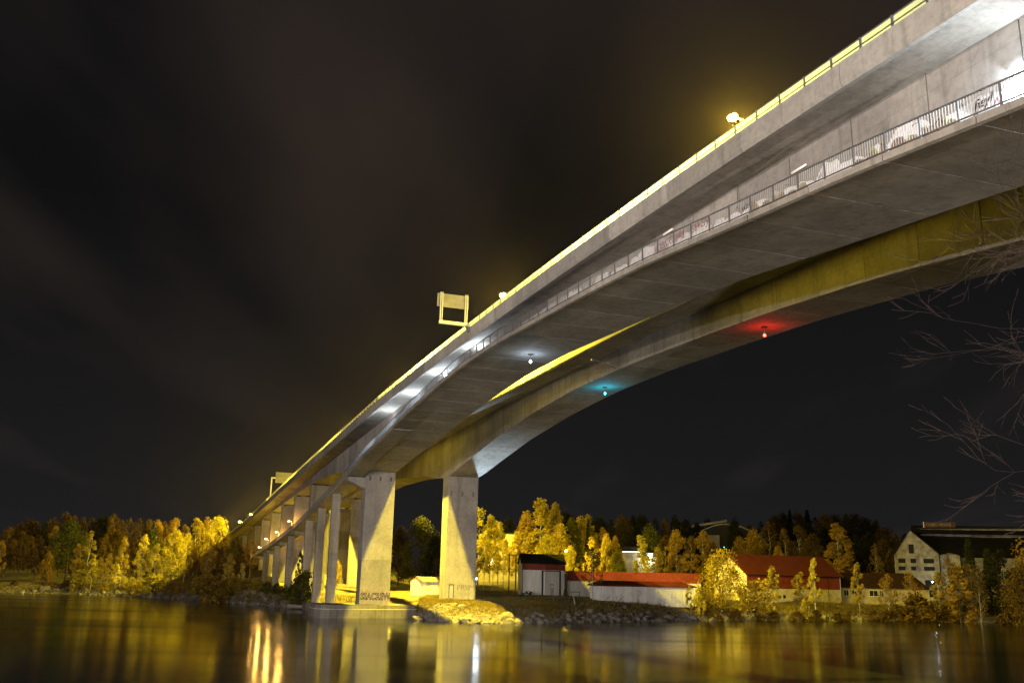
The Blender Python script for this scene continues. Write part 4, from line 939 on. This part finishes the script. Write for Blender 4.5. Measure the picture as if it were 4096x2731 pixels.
# right shore
GR = 'trees behind the sheds on the right shore'; GRB = 'dark trees on the hill behind the sheds'
Rr = [
 ('birch', 1919, 2044, 236, 'yellow', 'tall bright yellow tree touching the pier with the door', 1.15),
 ('birch', 1964, 2068, 240, 'yellow', 'bright yellow tree second right of the pier', 1.1),
 ('birch', 1996, 2092, 246, 'yellow', 'rounded yellow tree left of the twin pole', 1.1),
 ('sparse', 1940, 2150, 222, 'gold', 'thin stemmed tree just right of the pier base', 1.0),
 ('sparse', 1975, 2170, 226, 'gold', 'thin stemmed tree in front of the bright windows', 1.0),
 ('sparse', 2016, 2160, 224, 'gold', 'thin stemmed tree left of the twin pole', 1.0),
 ('broad', 2033, 2083, 310, 'dark', 'dark tree showing above the beige hall', .6),
 ('birch', 2163, 2008, 244, 'gold', 'tallest golden tree above the tall shed', 1.35),
 ('birch', 2222, 2022, 248, 'gold', 'second peak of golden trees right of the tallest', 1.0),
 ('birch', 2110, 2056, 246, 'orange', 'orange tree left of the tallest golden one', 1.2),
 ('birch', 2068, 2130, 234, 'gold', 'golden tree right of the twin pole', 1.1),
 ('broad', 2187, 2150, 224, 'yellow', 'bright rounded yellow tree right above the tall shed roof', .85),
 ('broad', 2240, 2110, 240, 'gold', 'dense golden tree beside the orange yard lamp', .7),
 ('birch', 2283, 2190, 220, 'yellow', 'low yellow tree under the orange yard lamp', 1.1),
 ('birch', 2289, 2080, 250, 'olive', 'olive tree right of the golden peaks', 1.1),
 ('birch', 2320, 2075, 256, 'gold', 'golden brown tree in the middle of the right woods', 1.1),
 ('spruce', 2352, 2075, 254, 'green', 'dark green spruce between golden trees', .75),
 ('birch', 2355, 2069, 268, 'gold', 'golden treetop behind the green spruce', 1.0),
 ('birch', 2413, 2117, 256, 'orange', 'orange tree right of the green spruce', 1.0),
 ('birch', 2368, 2154, 236, 'gold', 'bright golden crown over the long red fascia', 1.0),
 ('birch', 2427, 2145, 234, 'gold', 'golden crown left of the pale flat roofed house', 1.0),
 ('birch', 2462, 2147, 238, 'orange', 'orange crown touching the pale flat roofed house', .9),
 ('broad', 2468, 2213, 226, 'olive', 'olive green tree in front of the pale flat roofed house', .8),
 ('slim', 2562, 2148, 232, 'yellow', 'slim yellow birch beside the white lamp', 1.3),
 ('broad', 2600, 2115, 285, 'olive', 'round dull green tree behind the slim yellow birch', .85),
 ('birch', 2632, 2195, 230, 'gold', 'low golden tree right of the slim yellow birch', 1.2),
 ('birch', 2707, 2129, 238, 'orange', 'orange birch below the pair of small lamps', 1.25),
 ('birch', 2660, 2150, 262, 'brown', 'brown tree left of the orange birch', 1.2),
 ('birch', 2762, 2155, 255, 'brown', 'brown tree right of the orange birch', 1.1),
 ('birch', 2810, 2132, 250, 'orange', 'orange brown tree left of the arched hall', 1.2),
 ('broad', 2850, 2180, 244, 'brown', 'brown tree behind the bright round tree', .7),
 ('broad', 2939, 2088, 340, 'dark', 'dark tree standing in front of the arched hall', .6),
 ('broad', 2960, 2160, 250, 'orange', 'rusty tree above the left end of the barn roof', .7),
 ('broad', 3015, 2132, 262, 'orange', 'rusty tree above the middle of the barn roof', .8),
 ('sparse', 3073, 2096, 300, 'brown', 'pale grey thin tree behind the barn', 1.3),
 ('birch', 3136, 2119, 285, 'brown', 'brown tree behind the barn, right of the grey one', 1.0),
 ('birch', 3194, 2110, 280, 'brown', 'tall brown tree over the right half of the barn', 1.2),
 ('broad', 3247, 2150, 262, 'brown', 'wide brown tree over the right half of the barn', .8),
 ('birch', 3350, 2103, 256, 'orange', 'tall orange birch behind the right end of the barn', 1.35),
 ('birch', 3112, 2190, 248, 'orange', 'low orange tree over the barn ridge', 1.1),
 ('slim', 3427, 2255, 190, 'gold', 'golden small tree in front of the low house', 1.05),
 ('sparse', 3640, 2290, 190, 'orange', 'rusty leaved tree in front of the low house gable end', 1.3),
 ('sparse', 3545, 2296, 188, 'orange', 'rusty leaved tree in front of the low house windows', 1.3),
 ('slim', 3750, 2290, 196, 'gold', 'small golden tree in front of the white factory lamp', 1.2),
 ('sparse', 3501, 2181, 225, 'brown', 'thin birch rising behind the low house', .9),
 ('broad', 4165, 2110, 182, 'orange', 'big orange tree at the right photo edge', .85),
 ('broad', 4085, 2270, 176, 'brown', 'brown tree below the big orange one at the right edge', .9),
 ('sapling', 3830, 2270, 182, 'orange', 'leafy sapling right of the factory annex', 1.1),
 ('sparse', 3790, 2230, 186, 'brown', 'thin white stemmed birch in front of the annex', .8),
 ('sparse', 3880, 2260, 184, 'brown', 'thin birch right of the annex, before the pine', .8),
 ('sparse', 3905, 2270, 182, 'brown', 'thin birch at the foot of the pine', .8),
 ('spruce', 3870, 2150, 200, 'green', 'green pine in front of the long factory roof', 1.3),
 ('spruce', 3945, 2190, 196, 'green', 'green pine right of the taller one', 1.4),
 ('broad', 3990, 2230, 192, 'dark', 'dark thicket tree under the right hand pines', .9),
 ('maple', 2886, 2218, 172, 'gold', 'bright round yellow tree between the low shed and the barn', .98),
 ('sapling', 3087, 2268, 184, 'yellow', 'slim yellow sapling in front of the barn', 1.1),
 ('slim', 3252, 2235, 184, 'yellow', 'golden young tree in front of the right half of the barn', .95),
 ('sapling', 3195, 2293, 185, 'gold', 'smaller golden sapling left of the young tree by the barn', 1.2),
 ('bare', 3035, 2232, 184, 'gold', 'bare birch stem in front of the barn', .8),
 ('bush', 2796, 2350, 168, 'yellow', 'small yellow shrub beside the low shed end', .5),
 ('bush', 3015, 2330, 176, 'gold', 'golden shrub at the left foot of the barn', 1.0),
 ('bush', 3222, 2405, 178, 'yellow', 'yellow shrub on the bank below the barn', .6),
 ('bush', 3660, 2390, 186, 'orange', 'rusty low shrub on the bank below the low house', 1.6),
 ('broad', 1686, 2086, 240, 'olive', 'large rounded dark tree between the two river piers', .95),
 ('broad', 1602, 2124, 250, 'brown', 'brown tree left of the large rounded one between the piers', .8),
 ('broad', 1745, 2140, 235, 'dark', 'dark tree right of the large rounded one between the piers', .7),
 ('sparse', 2372, 2190, 163, 'olive', 'dark olive tree with thin stems in front of the sheds', 1.2),
 ('slim', 1203, 2209, 196, 'olive', 'thin olive tree between the footway columns', .8),
 ('bush', 1228, 2293, 186, 'olive', 'olive bush at the water edge by the footway columns', 1.25),
 ('bush', 1180, 2335, 192, 'olive', 'lower olive bush left of the footway columns', 1.2),
 ('broad', 1352, 2245, 232, 'gold', 'golden bush behind the footway columns', .7),
 ('thicket', 1385, 2290, 166, 'gold', 'bare shrub beside the quay and the footway columns', 1.2),
 ('thicket', 2410, 2330, 161, 'gold', 'bare shrub in front of the left end of the low shed', 1.1),
 ('thicket', 2555, 2335, 162, 'gold', 'bare shrub in front of the middle of the low shed', .9),
 ('thicket', 2660, 2335, 164, 'gold', 'bare shrub in front of the right end of the low shed', .9),
 ('thicket', 2460, 2320, 161, 'gold', 'second bare shrub along the low shed wall', .9),
 ('sapling', 2755, 2345, 164, 'yellow', 'yellow sapling at the lit corner of the low shed', .7),
 ('thicket', 3560, 2330, 187, 'gold', 'spreading bare shrub in front of the low house', 1.6),
 ('thicket', 3120, 2360, 182, 'gold', 'bare shrub in front of the barn wall', .8),
 ('thicket', 3330, 2350, 184, 'gold', 'bare shrub near the right corner of the barn', .9),
 ('sapling', 2043, 2372, 170, 'olive', 'little olive sapling on the grass near the twin pole', .9),
 ('bush', 2262, 2352, 176, 'olive', 'olive shrub at the right corner of the tall shed', .5),
]
for a in Rr: tree(a[0], a[1], a[2], a[3], a[4], a[5], GR if a[3] > 210 else None, a[6], 'bark_birch' if a[0] in ('slim', 'birch', 'sparse', 'bare') else 'bark')
for px, yt, Y in ((2085, 2105, 330), (2260, 2060, 330), (2300, 2110, 320), (2395, 2080, 340), (2440, 2075, 350), (2490, 2070, 360), (2530, 2068, 365), (2570, 2072, 360), (2620, 2075, 365), (2660, 2078, 370), (2700, 2068, 375), (2745, 2085, 370), (2500, 2110, 320), (2540, 2125, 310), (2790, 2095, 380), (2830, 2085, 400), (3000, 2105, 390), (3045, 2085, 410), (3100, 2070, 420), (3130, 2060, 430), (3190, 2062, 430), (3260, 2068, 430), (3300, 2064, 425), (3340, 2068, 430), (3385, 2064, 420), (3420, 2070, 410), (3460, 2085, 400), (3500, 2088, 390), (3540, 2120, 380), (3580, 2132, 370), (3080, 2130, 330), (3230, 2110, 340), (3290, 2120, 330), (3420, 2140, 320), (3470, 2150, 310), (3530, 2170, 300), (3560, 2200, 280), (3620, 2140, 360), (3400, 2190, 270), (3460, 2200, 262), (3520, 2215, 258), (4000, 2180, 260), (4080, 2180, 250)):
    LATER.append((px, tree(TQ.choice(['broad', 'birch', 'broad', 'sparse']), px, yt, Y, TQ.choice(['dark', 'brown', 'dark']), 'x', GRB, TQ.uniform(.8, 1.1))))
number(LATER, 'dark tree on the hill behind the right shore')
tree('spruce', 3158, 2038, 430, 'dark', 'left of the two tall black spruces on the hill', GRB, 1.2); tree('spruce', 3227, 2038, 430, 'dark', 'right of the two tall black spruces on the hill', GRB, 1.5)
for px, yt, Y, c in ((500, 2318, 250, 'yellow'), (530, 2312, 248, 'yellow'), (560, 2322, 244, 'gold'), (600, 2305, 240, 'yellow'), (630, 2308, 238, 'yellow'), (655, 2315, 236, 'gold'), (540, 2335, 240, 'gold'), (420, 2330, 250, 'gold'), (690, 2330, 230, 'orange'), (800, 2312, 222, 'orange'), (835, 2302, 220, 'gold'), (870, 2310, 216, 'orange'), (905, 2318, 212, 'orange'), (945, 2312, 212, 'gold'), (985, 2318, 208, 'gold'), (860, 2335, 208, 'orange'), (1070, 2330, 204, 'olive'), (1110, 2335, 202, 'olive'), (270, 2320, 258, 'brown'), (60, 2320, 258, 'brown'), (200, 2310, 260, 'orange')):
    LATER.append((px, tree('bush', px, yt, Y, c, 'x', 'shrubs along the left shore', TQ.uniform(.9, 1.5))))
number(LATER, 'leafy shrub on the left shore bank')
for i in range(20):
    px = 2520 + i * 74 + TQ.uniform(-25, 25); ys_ = 2448 + TQ.uniform(-12, 10); Y = 158 + (px - 2500) * .022 + TQ.uniform(0, 5)
    LATER.append((px, tree('bush', px, ys_, Y, TQ.choice(['orange', 'brown', 'brown']), 'x', 'shrubs along the right shore', TQ.uniform(.8, 1.5))))
number(LATER, 'low shrub on the grassy right shore bank')

# ------------------------------------------------------------------ rocks and grass
def rock_mesh(seed):
    q = random.Random(seed); bm = bmesh.new(); bmesh.ops.create_icosphere(bm, subdivisions=2, radius=1.0)
    for v in bm.verts:
        v.co *= 1 + .28 * noise.noise(v.co * 1.3 + Vector((seed * 3.1, 0, 0)))
    for _ in range(7):
        nrm = Vector((q.gauss(0, 1), q.gauss(0, 1), q.gauss(0, 1))).normalized(); dd = q.uniform(.5, .82)
        for v in bm.verts:
            e = v.co.dot(nrm) - dd
            if e > 0: v.co -= nrm * e
    bmesh.ops.dissolve_limit(bm, angle_limit=math.radians(9), verts=bm.verts, edges=bm.edges)
    bmesh.ops.triangulate(bm, faces=bm.faces)
    me = bpy.data.meshes.new('boulder'); bm.to_mesh(me); bm.free(); me.materials.append(M['rock']); return me
RM = [rock_mesh(i) for i in range(8)]
QR = random.Random(5)
def boulder(x, y, size, label, group, mat='rock', flat=None, dz=0.0):
    o = link_obj('boulder', QR.choice(RM)); s_ = size
    o.location = (x, y, max(ground(x, y), -.1) + s_ * .12 + dz); o.rotation_euler = (QR.uniform(-.25, .25), QR.uniform(-.25, .25), QR.uniform(0, 6.28))
    o.scale = (s_ * QR.uniform(.8, 1.35), s_ * QR.uniform(.7, 1.1), s_ * (flat or QR.uniform(.5, .85)))
    o.material_slots[0].link = 'OBJECT'; o.material_slots[0].material = M[mat]
    return tag(o, label, 'rock', group)
def shore_pt(x, d): return x, lerp_tab(SHORE, x) + d
n1 = 0
for i in range(120):          # lit riprap beside the quay
    x = -13.2 + 17.0 * QR.random(); d_ = abs(QR.gauss(0, 2.2)) - .3
    x, y = shore_pt(x, d_); boulder(x, y, QR.uniform(.28, .85) * (1.2 if d_ < 1.2 else .7), 'yellow lit boulder in the riprap beside the quay', 'boulders beside the quay')
for i in range(70):          # dark riprap further right
    x = 4 + 22 * QR.random(); x, y = shore_pt(x, abs(QR.gauss(0, 2.0)) - .3); boulder(x, y, QR.uniform(.35, .9), 'dark boulder of the shore below the sheds', 'boulders below the sheds')
for i in range(70):
    x = 26 + 68 * QR.random(); x, y = shore_pt(x, abs(QR.gauss(0, 1.5)) - .2); boulder(x, y, QR.uniform(.35, .95), 'boulder along the shore below the barn and low house', 'boulders along the right shore')
for i in range(60):
    x = -125 + 85 * QR.random(); x, y = shore_pt(x, abs(QR.gauss(0, 3)) - .2); boulder(x, y, QR.uniform(.35, 1.0), 'boulder on the stony left shore', 'boulders on the left shore')
for px, Y, s_, lb in ((1675, 143.5, 1.1, 'tall leaning boulder next to the quay end'), (1880, 140.0, 1.4, 'large flat topped boulder at the water, lit yellow'), (1925, 140.2, 1.5, 'squared big block at the water, lit yellow'), (2030, 143.2, 1.4, 'long flat boulder at the edge of the bridge shadow'), (1843, 146, .9, 'dark faced boulder above the yellow riprap')):
    p = at(px, 2470, Y); boulder(p.x, p.y, s_, lb, None, 'rock', .5)
p = at(3915, 2475, 190); o = boulder(p.x, p.y, 4.6, 'big smooth pale rock slab on the right shore', None, 'rock', .2)
p = at(3864, 2470, 188); r = empty('stone_post', (p.x, p.y, -.6), .3, 'square stone post standing at the water edge on the right', 'post')
MB().box(-.35, .35, -.35, .35, 0, 1.6).build('shaft', M['rock'], r); MB().box(-.4, .4, -.4, .4, 1.602, 1.75).build('cap', M['rock'], r)
st = MB()
oct_f = [(0, 2, 4), (2, 1, 4), (1, 3, 4), (3, 0, 4), (2, 0, 5), (1, 2, 5), (3, 1, 5), (0, 3, 5)]
for i in range(7200):
    if i > 5600: x = QR.uniform(-14, 5); d_ = abs(QR.gauss(1.5, 3.0))
    elif i % 3 == 0: x = QR.uniform(-14, 30); d_ = abs(QR.gauss(0, 3.2))
    elif i % 3 == 1: x = QR.uniform(-130, -36); d_ = abs(QR.gauss(0, 5.0))
    else: x = QR.uniform(28, 120); d_ = abs(QR.gauss(0, 2.2))
    x, y = shore_pt(x, d_ - .3); z = ground(x, y); s_ = QR.uniform(.10, .34); rot = QR.uniform(0, 6.28); c_, si = math.cos(rot), math.sin(rot)
    pts = []
    for (a_, b_, e_) in ((1, 0, 0), (-1, 0, 0), (0, 1, 0), (0, -1, 0), (0, 0, .7), (0, 0, -.7)):
        k = s_ * QR.uniform(.65, 1.25); pts.append((x + (a_ * c_ - b_ * si) * k + QR.uniform(-.05, .05), y + (a_ * si + b_ * c_) * k, z + e_ * k + .05))
    st.face_set(pts, oct_f)
tag(st.build('shore_rubble', M['rock']), 'broken stones covering the waterline of the far bank', 'stones', None, 'stuff')
gr_ = MB()
for i in range(56000):
    x = QR.uniform(-14, 8) if i > 42000 else QR.uniform(-14, 100) if i % 4 else QR.uniform(-130, -20); d_ = QR.uniform(1.5, 26) if i % 2 else QR.uniform(2.0, 12)
    y = lerp_tab(SHORE, x) + d_
    if noise.noise(Vector((x * .15, y * .15, 9))) < -.28: continue
    z = ground(x, y); h = QR.uniform(.12, .42) * (1.3 if d_ < 12 else .7); a_ = QR.uniform(0, 6.28); wd = QR.uniform(.03, .08)
    gr_.face_set([(x - math.cos(a_) * wd, y - math.sin(a_) * wd, z - .03), (x + math.cos(a_) * wd, y + math.sin(a_) * wd, z - .03), (x + QR.uniform(-.15, .15), y + QR.uniform(-.15, .15), z + h)], [(0, 1, 2)])
me = gr_.mesh('grass'); me.materials.append(M['grass']); tag(link_obj('grass', me), 'dry autumn grass on the far bank', 'grass', None, 'stuff')

# ------------------------------------------------------------------ small things on the bank
p = at(2018, 2356, 184); r = empty('twin_pole', (p.x + .8, p.y, 3.0), 0, 'pair of tall wooden poles joined by a crossbar left of the tall shed', 'utility pole')
for x in (0, 1.25): MB().tube([(x, 0, -.5), (x, 0, 7.7)], [.13, .10], 8).build('pole', M['wood_old'], r)
MB().box(-.4, 1.65, -.06, .06, 7.45, 7.6).build('crossbar', M['wood_old'], r)
p = at(2085, 2376, 184); r = empty('trailer_frame', (p.x, p.y, 3.1), 0, 'small dark trailer parked at the left corner of the tall shed', 'trailer')
MB().box(0, 2.0, -.5, .4, .38, .5).build('bed', M['trim_dark'], r); MB().box(.75, 2.0, -.55, .4, .52, .85).build('load', M['trim_dark'], r); MB().box(1.2, 1.5, -.57, -.552, .58, .75).build('plate', M['paint_white'], r)
for x in (.35, 1.6): MB().tube([(x, -.6, .28), (x, -.45, .28)], .27, 12).build('wheel', M['black'], r)
p = at(2302, 2390, 176); r = empty('sawhorse', (p.x, p.y, ground(p.x, p.y)), .2, 'wooden sawhorse on the grass between the two sheds', 'sawhorse')
MB().box(-.9, .9, -.06, .06, .75, .87).build('beam', M['wood_old'], r)
for x in (-.75, .75):
    for sg in (-1, 1): MB().tube([(x, 0, .76), (x + .08 * sg, .35 * sg, 0)], .05, 4).build('leg', M['wood_old'], r)
p = at(1190, 2408, 178); r = empty('rowing_boat', (p.x, p.y, .1), 1.1, 'small weathered rowing boat pulled up beside the footway columns', 'boat')
hull = MB(); prof = []
for i in range(9):
    t = i / 8; y = -2.1 + 4.2 * t; hw_ = .75 * math.sin(math.pi * (.12 + .80 * t)) ** .6 * (1 if t < .85 else .55); zt_ = .62 + .18 * (2 * t - 1) ** 2
    prof.append([(-hw_, y, zt_), (-hw_ * .75, y, .22), (0, y, .05), (hw_ * .75, y, .22), (hw_, y, zt_), (hw_ * .88, y, zt_), (hw_ * .66, y, .28), (0, y, .12), (-hw_ * .66, y, .28), (-hw_ * .88, y, zt_)])
hull.loft(prof).build('hull', M['boat'], r)
for y in (-.9, .5): MB().box(-.6, .6, y - .12, y + .12, .42, .46).build('thwart', M['wood_old'], r)
# old quay remains and concrete blocks on the left bank
pL = at(935, 2345, 216); r = empty('old_jetty', (pL.x, pL.y, 1.7), -.35, 'old concrete jetty on posts below the footway ramp', 'jetty')
MB().box(0, 8, -1.2, 1.6, .35, .8).build('deck', M['rock_dark'], r)
for i in range(9): MB().box(.3 + i * .85, .5 + i * .85, -1.1, -.9, -2, .349).build('jetty_post', M['rock_dark'], r)
for px, py, Y, w_, h_, lb in ((700, 2342, 216, 2.8, 1.7, 'squared concrete block on the bank below the bridge shadow'), (185, 2326, 256, 2.6, .9, 'pale concrete block on the left shore'), (1005, 2338, 208, 3.6, .8, 'dark low concrete block beside the old jetty')):
    p = at(px, py, Y); r = MB().loft([[(-w_ / 2, -.8, -.6), (w_ / 2, -.8, -.6), (w_ / 2, .8, -.6), (-w_ / 2, .8, -.6)], [(-w_ / 2 * .8, -.6, h_), (w_ / 2 * .8, -.6, h_), (w_ / 2 * .8, .6, h_), (-w_ / 2 * .8, .6, h_)]]).build('concrete_block', M['rock'])
    r.location = (p.x, p.y, ground(p.x, p.y)); r.rotation_euler = (0, 0, QR.uniform(-.4, .4)); tag(r, lb, 'block')
# fence line and driftwood sticks
for px, Y, lb in ((3640, 188, 'pale broken stake leaning at the water edge'), (2300, 158, 'dead pale stump on the bank below the sheds')):
    p = at(px, 2450, Y); x, y = p.x, p.y; g0 = ground(x, y)
    o = MB().tube([(0, 0, -.3), (-.15, 0, .7), (-.5, .1, 1.7)], [.12, .09, .05], 6).build('stake', M['bark_birch']); o.location = (x, y, g0); tag(o, lb, 'stake')

# ------------------------------------------------------------------ bare tree on the near bank, reaching in from the right
NT = Vector((12.9, 15.0, 3.6))
r = empty('bare_tree', NT, 0, 'bare twigged tree leaning in from the right foreground', 'tree')
MB().tube([(0, 0, -.6), (.1, .05, 2.5), (-.05, 0, 5.2), (.15, .1, 8.2), (0, .1, 10.5)], [.26, .22, .17, .10, .04], 10).build('trunk', M['bark'], r)
q = random.Random(31)
def twig_branch(seed, z, L, dirv, r0):
    q = random.Random(seed); b = MB()
    def grow(p, d, L, r, k):
        pts = [p]; rad = [r]; n = 6; base = d.copy()
        for i in range(n):
            d = (d * .86 + base * .14 + Vector((q.gauss(0, .10), q.gauss(0, .10), q.gauss(0, .10) + (.03 if k < 2 else -.01)))).normalized()
            p = p + d * L / n; pts.append(p); rad.append(max(.0022, r * (1 - .75 * (i + 1) / n)))
        b.tube(pts, rad, 5 if k > 2 else 3)
        if k <= 0: return
        for j in range({4: 5, 3: 4, 2: 4, 1: 3}.get(k, 4)):
            i = q.randint(1, n); ax = d.orthogonal().normalized(); ax.rotate(Matrix.Rotation(q.uniform(0, math.tau), 3, d))
            nd = (d + ax * q.uniform(.35, .85)).normalized()
            grow(pts[i], nd, L * q.uniform(.42, .66), max(.0018, rad[i] * .55), k - 1)
    grow(Vector((0, 0, z)), dirv.normalized(), L, r0, 4)
    return b.build('branch', M['bark_twig'], r)
for i in range(16):
    z = .7 + 8.0 * (i + q.uniform(-.2, .2)) / 15
    twig_branch(200 + i, z, q.uniform(2.3, 3.3), Vector((-1, q.uniform(-.25, .3), q.uniform(-.12, .2))), q.uniform(.014, .026))

# ------------------------------------------------------------------ thin night haze volume added for a soft glow round the lamps
me = MB().box(-700, 700, -130, 720, -8, 120).mesh('glow_haze')
hz = link_obj('glow_haze', me); tag(hz, 'thin night haze box added to give the lamps a soft glow', 'glow_haze', None, 'stuff')
hm = bpy.data.materials.new('lamp_glow_haze'); hm.use_nodes = True; hn = hm.node_tree.nodes; hn.clear()
ho = hn.new("ShaderNodeOutputMaterial"); hv = hn.new("ShaderNodeVolumePrincipled")
hv.inputs['Color'].default_value = (.95, .78, .80, 1); hv.inputs['Density'].default_value = 0.000011; hv.inputs['Anisotropy'].default_value = 0.9
hm.node_tree.links.new(hv.outputs[0], ho.inputs['Volume']); me.materials.append(hm)
